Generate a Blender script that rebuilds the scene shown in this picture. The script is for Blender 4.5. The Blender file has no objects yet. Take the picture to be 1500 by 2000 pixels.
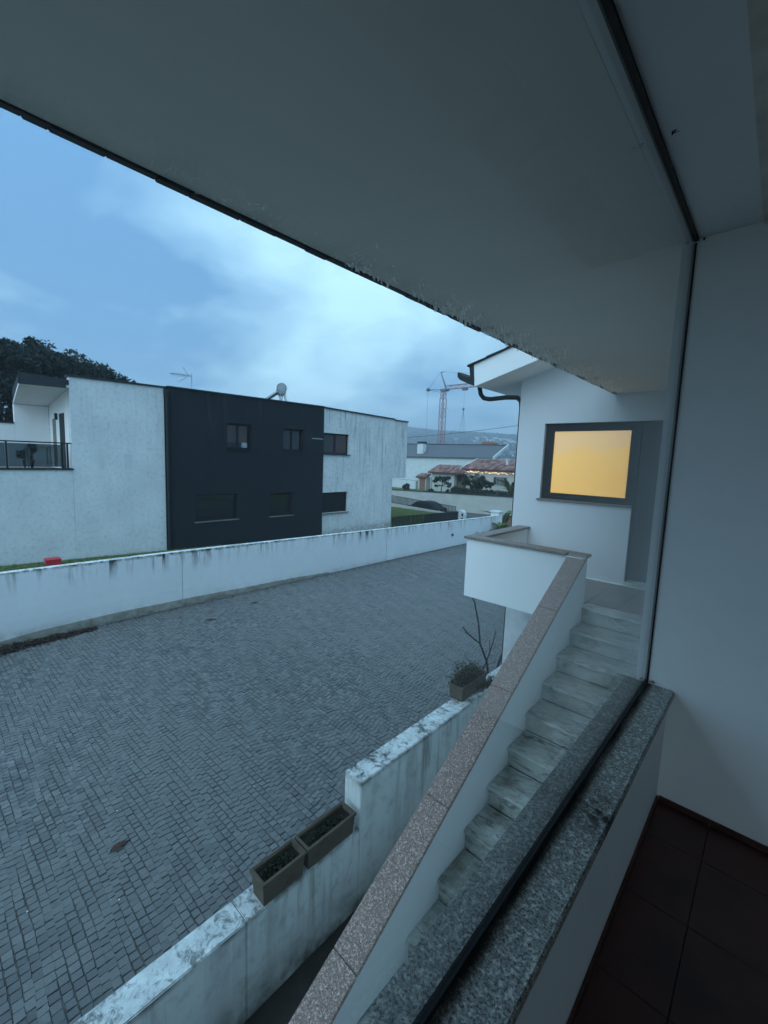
import bpy, bmesh, math, random
import numpy as np
from mathutils import Vector, Matrix
random.seed(7); rng = np.random.default_rng(7)
R = math.radians
C = bpy.context.scene.collection

# ------------------------------------------------------------------ camera
cam_data = bpy.data.cameras.new('camera'); cam = bpy.data.objects.new('camera', cam_data); C.objects.link(cam)
yaw, pitch, roll = R(43.2016), R(6.4729), R(1.9972)
fw = Vector((-math.sin(yaw)*math.cos(pitch), math.cos(yaw)*math.cos(pitch), -math.sin(pitch)))
rt = Vector((math.cos(yaw), math.sin(yaw), 0)); up = rt.cross(fw)
r2 = rt*math.cos(roll) + up*math.sin(roll); u2 = -rt*math.sin(roll) + up*math.cos(roll)
cam.matrix_world = Matrix(((r2.x, u2.x, -fw.x, 0), (r2.y, u2.y, -fw.y, 0), (r2.z, u2.z, -fw.z, 0), (0, 0, 0, 1)))
cam_data.sensor_fit = 'HORIZONTAL'; cam_data.sensor_width = 36
cam_data.lens = 837.43/1500*36; cam_data.shift_x = 0.0092; cam_data.shift_y = -0.0062
cam_data.clip_start = 0.02; cam_data.clip_end = 12000
sc = bpy.context.scene; sc.camera = cam

# ------------------------------------------------------------------ sky, sun, exposure
SUN_ELEV, SUN_ROT = 42.0, 168.0            # the last diffuse light, from behind and above the camera
wd = bpy.data.worlds.new('World'); sc.world = wd; wd.use_nodes = True
nt = wd.node_tree; nt.nodes.clear()
def wn(t, **k):
    n = nt.nodes.new(t)
    for a, b in k.items(): setattr(n, a, b)
    return n
def wlink(a, b): nt.links.new(a, b)
def wmath(op, a, b=None, clamp=False):
    n = wn('ShaderNodeMath', operation=op, use_clamp=clamp)
    for i, v in enumerate((a, b)):
        if v is None: continue
        if isinstance(v, (int, float)): n.inputs[i].default_value = v
        else: wlink(v, n.inputs[i])
    return n.outputs[0]
def wmix(f, a, b):
    n = wn('ShaderNodeMix', data_type='RGBA')
    for s, v in ((0, f), (6, a), (7, b)):
        if isinstance(v, (int, float)): n.inputs[s].default_value = v
        elif isinstance(v, tuple): n.inputs[s].default_value = (*v, 1)
        else: wlink(v, n.inputs[s])
    return n.outputs[2]
sky = wn('ShaderNodeTexSky', sky_type='NISHITA', sun_disc=False, sun_elevation=R(SUN_ELEV), sun_rotation=R(SUN_ROT))
tc = wn('ShaderNodeTexCoord'); gen = tc.outputs['Generated']
sepn = wn('ShaderNodeSeparateXYZ'); wlink(gen, sepn.inputs[0])
zel = wmath('MAXIMUM', sepn.outputs[2], 0.0)
# direction flattened on a cloud layer, so clouds thin out and compress towards the horizon
den = wmath('ADD', zel, 0.35)
dv = wn('ShaderNodeVectorMath', operation='DIVIDE'); cb = wn('ShaderNodeCombineXYZ')
for i in range(3): wlink(den, cb.inputs[i])
wlink(gen, dv.inputs[0]); wlink(cb.outputs[0], dv.inputs[1])
def cnoise(scale, detail, rough, dist, off):
    mp = wn('ShaderNodeMapping'); mp.inputs['Location'].default_value = off; wlink(dv.outputs[0], mp.inputs[0])
    n = wn('ShaderNodeTexNoise'); n.inputs['Scale'].default_value = scale; n.inputs['Detail'].default_value = detail
    n.inputs['Roughness'].default_value = rough; n.inputs['Distortion'].default_value = dist
    wlink(mp.outputs[0], n.inputs['Vector']); return n.outputs['Fac']
def blob(d, r):                        # soft patch of brighter cloud round a direction
    v = Vector(d).normalized()
    vm = wn('ShaderNodeVectorMath', operation='DISTANCE'); vm.inputs[1].default_value = v; wlink(gen, vm.inputs[0])
    return wmath('SMOOTH_MIN', wmath('MAXIMUM', wmath('SUBTRACT', 1.0, wmath('DIVIDE', vm.outputs['Value'], r)), 0.0), 1.0)
n1 = cnoise(2.1, 10, 0.58, 0.25, (3.1, 1.7, 0.4)); n2 = cnoise(0.75, 4, 0.5, 0.2, (7.0, 2.0, 5.0))
f = wmath('ADD', wmath('MULTIPLY', wmath('SUBTRACT', n1, 0.5), 2.3), wmath('MULTIPLY', wmath('SUBTRACT', n2, 0.5), 1.0))
f = wmath('ADD', f, 0.22)
CLOUD_BRIGHT = [((-0.80, 0.56, 0.22), 0.36, 0.75), ((-0.74, 0.62, 0.26), 0.45, 0.35), ((-0.82, 0.40, 0.43), 0.26, 0.4), ((-0.48, 0.83, 0.28), 0.4, 0.3)]
CLOUD_DARK = [((-0.86, 0.40, 0.31), 0.22, 0.45), ((-0.97, 0.16, 0.25), 0.55, 0.55), ((-0.66, 0.75, 0.06), 0.35, 0.25)]
for d, r, a in CLOUD_BRIGHT: f = wmath('ADD', f, wmath('MULTIPLY', blob(d, r), a))
for d, r, a in CLOUD_DARK: f = wmath('SUBTRACT', f, wmath('MULTIPLY', blob(d, r), a))
f = wmath('MINIMUM', wmath('MAXIMUM', f, 0.0), 1.0)
cloud = wmix(f, (0.074, 0.172, 0.322), (0.355, 0.525, 0.625))
cs = wn('ShaderNodeVectorMath', operation='SCALE'); wlink(cloud, cs.inputs[0]); wlink(wmath('ADD', 1.0, wmath('MULTIPLY', zel, 0.6)), cs.inputs[3])
ns = wn('ShaderNodeVectorMath', operation='SCALE'); ns.inputs[3].default_value = 0.012; wlink(sky.outputs[0], ns.inputs[0])
ad = wn('ShaderNodeVectorMath', operation='ADD'); wlink(cs.outputs[0], ad.inputs[0]); wlink(ns.outputs[0], ad.inputs[1])
sc10 = wn('ShaderNodeVectorMath', operation='SCALE'); sc10.inputs[3].default_value = 10.0; wlink(ad.outputs[0], sc10.inputs[0])
bg = wn('ShaderNodeBackground'); bg.inputs['Strength'].default_value = 0.1; wlink(sc10.outputs[0], bg.inputs['Color'])
ow = wn('ShaderNodeOutputWorld'); wlink(bg.outputs[0], ow.inputs['Surface'])

sl = bpy.data.lights.new('sun', 'SUN'); sl.energy = 1.35; sl.angle = R(75); sl.color = (0.66, 0.84, 1.0)
so = bpy.data.objects.new('sun', sl); C.objects.link(so)
a_ = R(SUN_ROT); e_ = R(SUN_ELEV)
sd = Vector((math.sin(a_)*math.cos(e_), math.cos(a_)*math.cos(e_), math.sin(e_)))   # towards the sun
so.rotation_euler = (-sd).to_track_quat('-Z', 'Y').to_euler()
sc.view_settings.view_transform = 'Standard'; sc.view_settings.look = 'None'
sc.view_settings.gamma = 1; sc.view_settings.use_curve_mapping = False; sc.view_settings.exposure = 0.95
sc.render.engine = 'CYCLES'
cy = sc.cycles; cy.max_bounces = 8; cy.diffuse_bounces = 7; cy.glossy_bounces = 3; cy.transparent_max_bounces = 12
cy.transmission_bounces = 4; cy.volume_bounces = 1; cy.use_denoising = True; cy.caustics_reflective = False; cy.caustics_refractive = False
cy.sample_clamp_indirect = 4

# ------------------------------------------------------------------ material helpers
class NT:
    def __init__(s, name):
        s.m = bpy.data.materials.new(name); s.m.use_nodes = True; s.t = s.m.node_tree; s.t.nodes.clear()
        s.out = s.n('ShaderNodeOutputMaterial'); s.b = s.n('ShaderNodeBsdfPrincipled'); s.l(s.b.outputs[0], s.out.inputs[0])
        s.pos = s.n('ShaderNodeNewGeometry').outputs['Position']
        s.obj = s.n('ShaderNodeTexCoord').outputs['Object']
    def n(s, t, **k):
        n = s.t.nodes.new(t)
        for a, b in k.items(): setattr(n, a, b)
        return n
    def l(s, a, b): s.t.links.new(a, b)
    def put(s, sock, v):
        if isinstance(v, (int, float)): sock.default_value = v
        elif isinstance(v, (tuple, list)): sock.default_value = (*v, 1) if len(sock.default_value) == 4 and len(v) == 3 else v
        else: s.l(v, sock)
    def math(s, op, a, b=None, clamp=False):
        n = s.n('ShaderNodeMath', operation=op, use_clamp=clamp); s.put(n.inputs[0], a)
        if b is not None: s.put(n.inputs[1], b)
        return n.outputs[0]
    def scale(s, vec, sx, sy, sz):
        n = s.n('ShaderNodeMapping'); n.inputs['Scale'].default_value = (sx, sy, sz); s.l(vec, n.inputs[0]); return n.outputs[0]
    def noise(s, sc_, det=5, rough=.55, vec=None, dist=0):
        n = s.n('ShaderNodeTexNoise'); n.inputs['Scale'].default_value = sc_; n.inputs['Detail'].default_value = det
        n.inputs['Roughness'].default_value = rough; n.inputs['Distortion'].default_value = dist
        s.l(s.pos if vec is None else vec, n.inputs['Vector']); return n.outputs['Fac']
    def rng(s, v, a, b, c=0.0, d=1.0):
        n = s.n('ShaderNodeMapRange'); s.put(n.inputs[0], v)
        for i, q in enumerate((a, b, c, d)): s.put(n.inputs[i+1], q)
        return n.outputs[0]
    def mix(s, f, a, b):
        n = s.n('ShaderNodeMix', data_type='RGBA'); s.put(n.inputs[0], f); s.put(n.inputs[6], a); s.put(n.inputs[7], b); return n.outputs[2]
    def z(s, axis=2, vec=None):
        n = s.n('ShaderNodeSeparateXYZ'); s.l(s.pos if vec is None else vec, n.inputs[0]); return n.outputs[axis]
    def bump(s, h, strength=.3, dist=.01):
        n = s.n('ShaderNodeBump'); n.inputs['Strength'].default_value = strength; n.inputs['Distance'].default_value = dist
        s.l(h, n.inputs['Height']); s.l(n.outputs[0], s.b.inputs['Normal'])
    def fin(s, col, rough=.8, spec=.3, metal=0):
        s.put(s.b.inputs['Base Color'], col); s.put(s.b.inputs['Roughness'], rough); s.b.inputs['Specular IOR Level'].default_value = spec
        s.b.inputs['Metallic'].default_value = metal; return s.m

def plain(name, col, rough=.7, var=.12, scale=6, bump=0, spec=.3, metal=0):
    k = NT(name); v = k.noise(scale, 6, .6)
    dark = tuple(c*(1-var) for c in col); lite = tuple(min(1, c*(1+var)) for c in col)
    if bump: k.bump(k.noise(scale*12, 4), bump, .004)
    return k.fin(k.mix(k.rng(v, .3, .7), dark, lite), rough, spec, metal)

def stucco(name, col=(.74, .74, .72), stain=(.22, .23, .20), drip=.0, ztop=0.0, ylen=.5, patch=.25, top_dirt=0.0, base_dirt=0.0, zbase=0.0, slope=0.0, grain=130, bumpd=.003):
    k = NT(name)
    c = k.mix(k.rng(k.noise(1.1, 6, .6), .35, .7, 0, patch), col, tuple(x*.72 for x in col))
    c = k.mix(k.rng(k.noise(9, 8, .65), .5, .78, 0, patch*.8), c, tuple(x*.6 for x in stain) if patch > .4 else tuple(x*.62 for x in col))
    zz = k.z()
    if slope: zz = k.math('ADD', zz, k.math('MULTIPLY', k.z(1), slope))
    if drip:
        d = k.rng(k.noise(6.0, 7, .68, k.scale(k.pos, 1, 1, .08)), .50, .62)
        d2 = k.rng(k.noise(1.6, 5, .6, k.scale(k.pos, 1, 1, .12)), .42, .62)
        m = k.math('POWER', k.rng(zz, ztop-ylen, ztop), 1.6)
        ff = k.math('MULTIPLY', k.math('MULTIPLY', d, k.math('ADD', k.math('MULTIPLY', d2, .8), .2)), k.math('MULTIPLY', m, drip), True)
        c = k.mix(ff, c, stain)
        edge = k.math('MULTIPLY', k.rng(zz, ztop-.05, ztop-.005), k.rng(k.noise(7, 6, .7), .38, .6))
        c = k.mix(k.math('MULTIPLY', edge, min(1, drip)), c, tuple(x*.7 for x in stain))
    if base_dirt:
        m = k.math('POWER', k.rng(zz, zbase+.42, zbase), 2.0)
        c = k.mix(k.math('MULTIPLY', k.math('MULTIPLY', m, k.rng(k.noise(5, 7, .65), .3, .62)), base_dirt, True), c, (.12, .11, .085))
    if top_dirt:
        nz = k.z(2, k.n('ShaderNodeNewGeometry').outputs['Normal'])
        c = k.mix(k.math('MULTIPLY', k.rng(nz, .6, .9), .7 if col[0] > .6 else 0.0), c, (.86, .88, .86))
        d = k.math('MULTIPLY', k.rng(nz, .6, .9), k.rng(k.math('ADD', k.noise(16, 12, .76, None, .5), k.math('MULTIPLY', k.math('SUBTRACT', k.noise(2.5, 3), .5), .35)), .49, .62))
        c = k.mix(k.math('MULTIPLY', d, top_dirt, True), c, (.085, .09, .085))
    k.bump(k.math('ADD', k.noise(grain, 3, .6), k.math('MULTIPLY', k.noise(14, 3), .8)), .35, bumpd)
    return k.fin(c, .88, .2)

def granite(name, light, mid, dark, scale=150, rough=.5):
    k = NT(name)
    a = k.noise(scale, 5, .75); b = k.noise(scale*.42, 6, .7)
    n = k.n('ShaderNodeTexVoronoi'); n.inputs['Scale'].default_value = scale*1.1; k.l(k.pos, n.inputs['Vector'])
    vv = k.z(0, n.outputs['Color'])
    c = k.mix(k.rng(a, .42, .56), dark, mid); c = k.mix(k.math('MULTIPLY', k.rng(b, .46, .56), k.rng(vv, .35, .8)), c, light)
    c = k.mix(k.rng(k.noise(2.6, 5, .6), .52, .72, 0, .3), c, tuple(x*.6 for x in mid))
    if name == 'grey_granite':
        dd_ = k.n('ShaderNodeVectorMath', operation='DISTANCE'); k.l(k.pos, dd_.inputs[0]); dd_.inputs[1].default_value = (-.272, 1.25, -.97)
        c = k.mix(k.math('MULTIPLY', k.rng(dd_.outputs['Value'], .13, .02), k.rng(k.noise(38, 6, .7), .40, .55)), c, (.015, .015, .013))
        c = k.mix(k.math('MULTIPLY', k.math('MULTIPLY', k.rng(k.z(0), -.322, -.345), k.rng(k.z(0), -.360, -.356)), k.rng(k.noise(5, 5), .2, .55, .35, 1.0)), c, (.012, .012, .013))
    k.bump(a, .12, .001)
    return k.fin(c, rough, .4)

def metal(name, col, rough=.45, m=.4): return plain(name, col, rough, .12, 18, .05, .4, m)

def clear_glass(name, tint=(1, 1, 1), gain=1.0):
    k = NT(name); k.t.nodes.remove(k.b)
    g = k.n('ShaderNodeNewGeometry'); vm = k.n('ShaderNodeVectorMath', operation='DOT_PRODUCT')
    k.l(g.outputs['Incoming'], vm.inputs[0]); k.l(g.outputs['Normal'], vm.inputs[1])
    c = k.math('SUBTRACT', 1.0, k.math('ABSOLUTE', vm.outputs['Value']))
    fr = k.math('MULTIPLY', k.math('ADD', k.math('MULTIPLY', k.math('POWER', c, 5.0), .96), .04), gain, True)
    tr = k.n('ShaderNodeBsdfTransparent'); tr.inputs[0].default_value = (*tint, 1)
    gl = k.n('ShaderNodeBsdfGlossy'); gl.inputs['Roughness'].default_value = .004
    mx = k.n('ShaderNodeMixShader'); k.l(fr, mx.inputs[0]); k.l(tr.outputs[0], mx.inputs[1]); k.l(gl.outputs[0], mx.inputs[2])
    k.l(mx.outputs[0], k.out.inputs[0]); return k.m

def foliage(name, dark, light, rough=.6):
    k = NT(name); at = k.n('ShaderNodeAttribute', attribute_name='tint')
    return k.fin(k.mix(at.outputs['Fac'], dark, light), rough, .25)

M = {}
M['wall_in'] = stucco('interior_plaster', (.93, .90, .87), patch=.12, grain=180, bumpd=.0015)
M['ceiling'] = stucco('ceiling_plaster', (.80, .78, .76), patch=.15, grain=180, bumpd=.001)
M['white_wall'] = stucco('white_stucco', (.89, .88, .86), patch=.08, grain=120)
M['entrance'] = stucco('entrance_stucco', (.78, .78, .78), patch=.10, base_dirt=.25, zbase=-1.5)
M['street_wall'] = stucco('stained_street_wall', (.78, .80, .80), (.035, .038, .03), drip=1.7, ztop=-2.235, slope=.0160, ylen=.5, patch=.28, top_dirt=.8, base_dirt=1.0, zbase=-3.56)
M['low_wall'] = stucco('weathered_low_wall', (.84, .86, .82), (.16, .17, .14), drip=1.1, ztop=-2.47, ylen=1.5, patch=.5, top_dirt=1.0, base_dirt=.9, zbase=-3.5)
M['low_wall2'] = stucco('weathered_low_wall_lower', (.84, .86, .82), (.16, .17, .14), drip=1.1, ztop=-2.84, ylen=1.1, patch=.5, top_dirt=.8, base_dirt=.9, zbase=-3.5)
M['neighbour_white'] = stucco('neighbour_white_stucco', (.76, .77, .76), (.30, .32, .30), drip=.35, ztop=2.5, ylen=7, patch=.5, base_dirt=.5, zbase=-3.9, grain=60)
M['neighbour_white2'] = stucco('neighbour_streaked_stucco', (.74, .75, .73), (.20, .215, .19), drip=1.1, ztop=2.45, ylen=9, patch=.6, base_dirt=.6, zbase=-3.9, grain=60)
M['neighbour_dark'] = stucco('dark_cladding', (.019, .023, .028), (.06, .063, .062), drip=1.0, ztop=2.5, ylen=3, patch=.25, grain=9, bumpd=.002)
M['far_white'] = plain('far_white_render', (.62, .64, .64), .9, .07, 1.5)
M['beige'] = plain('beige_render', (.50, .49, .44), .9, .10, 1.0)
M['granite_cap'] = granite('pink_granite', (.72, .55, .46), (.38, .25, .205), (.11, .075, .06), 175)
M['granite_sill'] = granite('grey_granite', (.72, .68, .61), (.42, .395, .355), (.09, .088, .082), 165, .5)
M['granite_thin'] = granite('brown_granite', (.46, .37, .31), (.27, .21, .18), (.09, .07, .06), 150)
M['black'] = plain('black_rubber', (.012, .012, .014), .6, .3, 20, .3)
M['gutter'] = plain('black_gutter_metal', (.018, .02, .02), .5, .5, 14, .4)
M['dark_frame'] = plain('dark_bronze_frame', (.022, .020, .022), .6, .12, 18, .05, .2)
M['door'] = plain('dark_grey_door', (.045, .041, .037), .5, .12, 3, .05, .3)
M['tile_coping'] = plain('dark_coping', (.03, .033, .038), .7, .3, 5)
M['glass'] = clear_glass('veranda_glass', (.93, .985, .98), 1.0)
M['rail_glass'] = clear_glass('smoked_rail_glass', (.35, .40, .42), 1.1)
M['wg'] = clear_glass('window_glass', (.72, .72, .72), 1.0)
M['brown_room'] = plain('brown_blind', (.26, .13, .10), .7, .2, 4)
M['curtain'] = plain('grey_curtain', (.13, .135, .135), .9, .15, 9)
M['shutter'] = plain('dark_shutter', (.008, .009, .011), .9, .15, 4)
M['sill_stone'] = plain('thin_stone_sill', (.22, .19, .17), .7, .2, 12)
M['steel'] = plain('galvanised_steel', (.45, .47, .48), .4, .15, 9, 0, .5, .7)
M['red'] = plain('red_plastic', (.62, .03, .05), .45, .08, 6)
k = NT('paint_flake'); k.fin((.95, .95, .92), .8, .1); ts = k.n('ShaderNodeBsdfTranslucent'); ts.inputs[0].default_value = (.95, .95, .92, 1)
mx_ = k.n('ShaderNodeMixShader'); mx_.inputs[0].default_value = .85; k.l(k.b.outputs[0], mx_.inputs[1]); k.l(ts.outputs[0], mx_.inputs[2]); k.l(mx_.outputs[0], k.out.inputs[0]); M['flake'] = k.m
M['board'] = plain('pale_ceiling_board', (.66, .60, .52), .7, .15, 8)
M['wood'] = plain('dark_wood', (.06, .045, .03), .6, .3, 8)
M['leaf_dead'] = plain('dead_leaf', (.09, .04, .032), .8, .35, 60)
M['litter'] = foliage('leaf_litter', (.018, .012, .011), (.075, .05, .04), .9)
M['pine'] = foliage('pine_needles', (.006, .013, .011), (.025, .04, .029))
M['bark'] = plain('bark', (.05, .04, .035), .9, .4, 14, .5)
M['leaf_dark'] = foliage('dark_leaves', (.010, .018, .012), (.035, .055, .03))
M['leaf_olive'] = foliage('olive_leaves', (.05, .07, .02), (.17, .20, .06))
M['leaf_dry'] = foliage('dry_plant', (.02, .02, .014), (.12, .10, .06))
M['grass'] = foliage('grass_blades', (.09, .12, .035), (.24, .28, .10))
M['soil'] = plain('soil', (.022, .019, .015), .95, .5, 30, .6)
M['lawn'] = plain('lawn_ground', (.10, .125, .04), .95, .35, 3, .5)
M['earth'] = plain('yard_earth', (.10, .095, .08), .95, .25, .7, .3)
M['alley'] = plain('dark_alley_concrete', (.045, .042, .038), .9, .35, 4, .3)
M['crane_red'] = plain('crane_red_white', (.42, .20, .19), .6, .1, 2)
M['crane_grey'] = plain('crane_grey', (.16, .16, .17), .6, .1, 2)
M['concrete_pot'] = stucco('mossy_concrete', (.15, .12, .09), (.025, .026, .015), drip=1.3, ztop=-2.2, ylen=.5, patch=.6, top_dirt=.35)
M['slate'] = plain('slate_roof', (.11, .115, .125), .6, .10, 3)
M['hill'] = plain('wooded_hill', (.022, .035, .032), .95, .35, .012)
M['rooftile_red'] = foliage('clay_roof_tile', (.15, .075, .065), (.46, .27, .23), .8)
M['beige_frame'] = plain('pale_frame', (.4, .4, .38), .7, .1)
M['floor_grout'] = plain('floor_grout', (.07, .05, .045), .9, .2, 20)
k = NT('terracotta_floor_tile'); M['floor_tile'] = k.fin(k.mix(k.rng(k.noise(3, 6, .6), .35, .7), (.055, .023, .018), (.12, .038, .028)), .42, .35)
# marble treads
k = NT('grey_marble')
v = k.noise(2.2, 9, .68, k.scale(k.pos, 1.2, 2.6, 2.6), 1.6); w = k.noise(7, 7, .65, k.scale(k.pos, .9, 2.2, 2.2), 1.4)
c = k.mix(k.rng(v, .30, .68), (.40, .42, .385), (.74, .76, .71)); c = k.mix(k.math('MULTIPLY', k.rng(w, .53, .60), k.rng(w, .68, .60)), c, (.20, .22, .195))
c = k.mix(k.rng(k.noise(1.4, 4), .45, .7, 0, .35), c, (.09, .10, .085)); c = k.mix(k.math('MULTIPLY', k.rng(k.noise(5.5, 6, .65), .48, .66), k.rng(k.z(2), -1.55, -2.6, .15, .75)), c, (.20, .19, .15)); M['marble'] = k.fin(c, .42, .4)
k = NT('beige_landing_tile'); M['landing_tile'] = k.fin(k.mix(k.rng(k.noise(4, 5), .3, .7), (.20, .165, .14), (.28, .235, .20)), .35, .4)
# cobbles: one material, a per-stone tint stored on the faces
k = NT('granite_cobble'); at = k.n('ShaderNodeAttribute', attribute_name='tint')
c = k.mix(at.outputs['Fac'], (.095, .096, .098), (.205, .203, .195))
c = k.mix(k.rng(k.noise(60, 6, .7), .35, .7, 0, .6), c, (.075, .076, .078))
c = k.mix(k.rng(k.noise(.9, 6, .6), .42, .68, 0, .5), c, (.10, .10, .098))
c = k.mix(k.rng(k.noise(7, 3, .5), .69, .735, 0, .8), c, (.03, .03, .032))
c = k.mix(k.rng(k.noise(.45, 5, .6), .40, .66, 0, .55), c, (.165, .165, .155))
c = k.mix(k.rng(k.noise(23, 2, .5), .77, .80, 0, .8), c, (.5, .5, .48))
k.bump(k.noise(95, 5, .7), .5, .004); M['cobble'] = k.fin(c, k.rng(k.noise(2, 3), .3, .7, .42, .62), .45)
k = NT('sandy_joint'); M['joint'] = k.fin(k.mix(k.noise(12, 6), (.065, .068, .060), (.14, .137, .125)), .9, .2)
# soffit: painted underside, peeling near its outer edge
k = NT('peeling_soffit_paint')
xx = k.z(0); band = k.math('POWER', k.rng(xx, -1.40, -1.64), 1.3)
ym = k.rng(k.z(1), .1, 2.6, .25, 1.0)
fl = k.rng(k.noise(26, 8, .75, k.scale(k.pos, .55, 2.2, 1), .4), .53, .58)
fl2 = k.rng(k.noise(11, 6, .7), .42, .60)
pe = k.math('MULTIPLY', k.math('MULTIPLY', fl, fl2), k.math('MULTIPLY', k.math('MULTIPLY', band, 2.2, True), ym), True)
c = k.mix(k.rng(k.noise(1.3, 5), .35, .7, 0, .3), (.76, .71, .64), (.62, .585, .53))
c = k.mix(k.math('MULTIPLY', band, k.rng(k.noise(4, 6), .4, .7, 0, .5)), c, (.33, .35, .34))
c = k.mix(pe, c, (.95, .95, .93)); k.bump(k.math('ADD', pe, k.math('MULTIPLY', k.noise(90, 3), .3)), .5, .004); M['soffit'] = k.fin(c, .85, .2)
# lamp-lit obscured pane
k = NT('lit_frosted_pane'); e = k.mix(k.rng(k.noise(3.5, 4, .5), .3, .7), (.84, .45, .075), (.80, .47, .11))
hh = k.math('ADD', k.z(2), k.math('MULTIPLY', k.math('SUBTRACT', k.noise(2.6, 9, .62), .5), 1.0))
e = k.mix(k.rng(hh, .15, .29, 0, .9), e, (.70, .46, .26))  # paler ragged upper part: reflected sky painted into the emission colour
e = k.mix(k.rng(k.noise(1.6, 3), .35, .65, 0, .35), e, (.88, .56, .17))
e = k.mix(k.rng(k.noise(160, 3), .35, .65, 0, .18), e, (.88, .58, .2))
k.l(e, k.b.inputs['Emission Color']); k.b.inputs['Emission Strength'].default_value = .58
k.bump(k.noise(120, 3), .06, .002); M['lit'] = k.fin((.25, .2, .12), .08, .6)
k = NT('string_light'); k.b.inputs['Emission Color'].default_value = (1, .62, .34, 1); k.b.inputs['Emission Strength'].default_value = 4; M['bulb'] = k.fin((1, .8, .6), .5)

# ------------------------------------------------------------------ mesh helpers
class MB:
    def __init__(s): s.v = []; s.f = []; s.t = []
    def add(s, vs, fs, t=0.5):
        o = len(s.v); s.v += [tuple(p) for p in vs]; s.f += [tuple(i+o for i in q) for q in fs]; s.t += [t]*len(fs); return s
    def box(s, x0, x1, y0, y1, z0, z1, t=.5):
        return s.add([(x0,y0,z0),(x1,y0,z0),(x1,y1,z0),(x0,y1,z0),(x0,y0,z1),(x1,y0,z1),(x1,y1,z1),(x0,y1,z1)],
                     [(0,3,2,1),(4,5,6,7),(0,1,5,4),(1,2,6,5),(2,3,7,6),(3,0,4,7)], t)
    def hexa(s, lo, hi, t=.5):             # two quads of points
        return s.add(list(lo)+list(hi), [(0,3,2,1),(4,5,6,7),(0,1,5,4),(1,2,6,5),(2,3,7,6),(3,0,4,7)], t)
    def prism(s, poly, axis, a, b, t=.5):      # polygon in the two other axes, swept along axis from a to b
        n = len(poly)
        def p3(q, h): r = list(q); r.insert(axis, h); return tuple(r)
        return s.add([p3(q, a) for q in poly]+[p3(q, b) for q in poly],
                     [tuple(range(n))[::-1], tuple(range(n, 2*n))]+[(i, (i+1) % n, (i+1) % n+n, i+n) for i in range(n)], t)
    def tube(s, pts, r, n=8, t=.5, r1=None):
        pts = [Vector(p) for p in pts]; rings = []
        for i, p in enumerate(pts):
            d = (pts[min(i+1, len(pts)-1)]-pts[max(i-1, 0)]).normalized()
            a = d.orthogonal().normalized() if i == 0 else (pa - d*pa.dot(d)).normalized()
            pa = a; b = d.cross(a); rr = r if r1 is None else r+(r1-r)*i/max(1, len(pts)-1)
            rings.append([p+(a*math.cos(2*math.pi*j/n)+b*math.sin(2*math.pi*j/n))*rr for j in range(n)])
        vs = [q for g in rings for q in g]; fs = [tuple(range(n))[::-1], tuple(range(len(vs)-n, len(vs)))]
        for i in range(len(rings)-1):
            for j in range(n): fs.append((i*n+j, i*n+(j+1) % n, (i+1)*n+(j+1) % n, (i+1)*n+j))
        return s.add(vs, fs, t)
    def build(s, name, m, parent=None, bevel=0, smooth=False, tint=False, segs=2):
        me = bpy.data.meshes.new(name); me.from_pydata(s.v, [], s.f)
        if bevel or True:
            bm = bmesh.new(); bm.from_mesh(me); bmesh.ops.recalc_face_normals(bm, faces=bm.faces)
            if bevel: bmesh.ops.bevel(bm, geom=[e for e in bm.edges if len(e.link_faces) == 2 and e.calc_face_angle(0) > .4], offset=bevel, segments=segs, affect='EDGES')
            bm.to_mesh(me); bm.free()
        if tint and not bevel:
            at = me.attributes.new('tint', 'FLOAT', 'FACE'); at.data.foreach_set('value', s.t)
        if smooth: me.shade_smooth()
        return link(name, me, m, parent)
def link(name, me, m, parent=None):
    if m is not None: me.materials.append(m)
    o = bpy.data.objects.new(name, me); C.objects.link(o)
    if parent is not None:
        o.parent = parent; o.matrix_parent_inverse = Matrix.Translation(-Vector(world_loc(parent)))
    return o
def world_loc(o):
    p = Vector(o.location)
    while o.parent is not None:
        p = p + o.matrix_parent_inverse.translation; o = o.parent; p = p + Vector(o.location)
    return p
def quads(name, P, m, parent=None, tint=None):     # P: (n,4,3) array of leaf faces
    n = len(P); me = bpy.data.meshes.new(name); me.vertices.add(n*4); me.vertices.foreach_set('co', P.reshape(-1).astype(np.float32))
    me.loops.add(n*4); me.loops.foreach_set('vertex_index', np.arange(n*4, dtype=np.int32))
    me.polygons.add(n); me.polygons.foreach_set('loop_start', np.arange(0, n*4, 4, dtype=np.int32)); me.update()
    at = me.attributes.new('tint', 'FLOAT', 'FACE')
    at.data.foreach_set('value', (rng.random(n) if tint is None else tint).astype(np.float32))
    return link(name, me, m, parent)
def thing(name, label, cat, loc=(0, 0, 0), group=None, kind=None):
    o = bpy.data.objects.new(name, None); C.objects.link(o); o.location = loc; o.empty_display_size = .1
    return tag(o, label, cat, group, kind)
def tag(o, label=None, cat=None, group=None, kind=None):
    for a, b in (('label', label), ('category', cat), ('group', group), ('kind', kind)):
        if b: o[a] = b
    return o
def box(name, m, parent, x0, x1, y0, y1, z0, z1, bevel=0, label=None):
    o = MB().box(x0, x1, y0, y1, z0, z1).build(name, m, parent, bevel)
    if label: o['label'] = label
    return o
def copy_tree(o, parent=None, dx=(0, 0, 0), top=True):
    c_ = o.copy(); C.objects.link(c_)
    if parent is not None: c_.parent = parent
    else: c_.location = Vector(o.location)+Vector(dx)
    for ch in list(o.children): copy_tree(ch, c_, top=False)
    return c_
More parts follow.
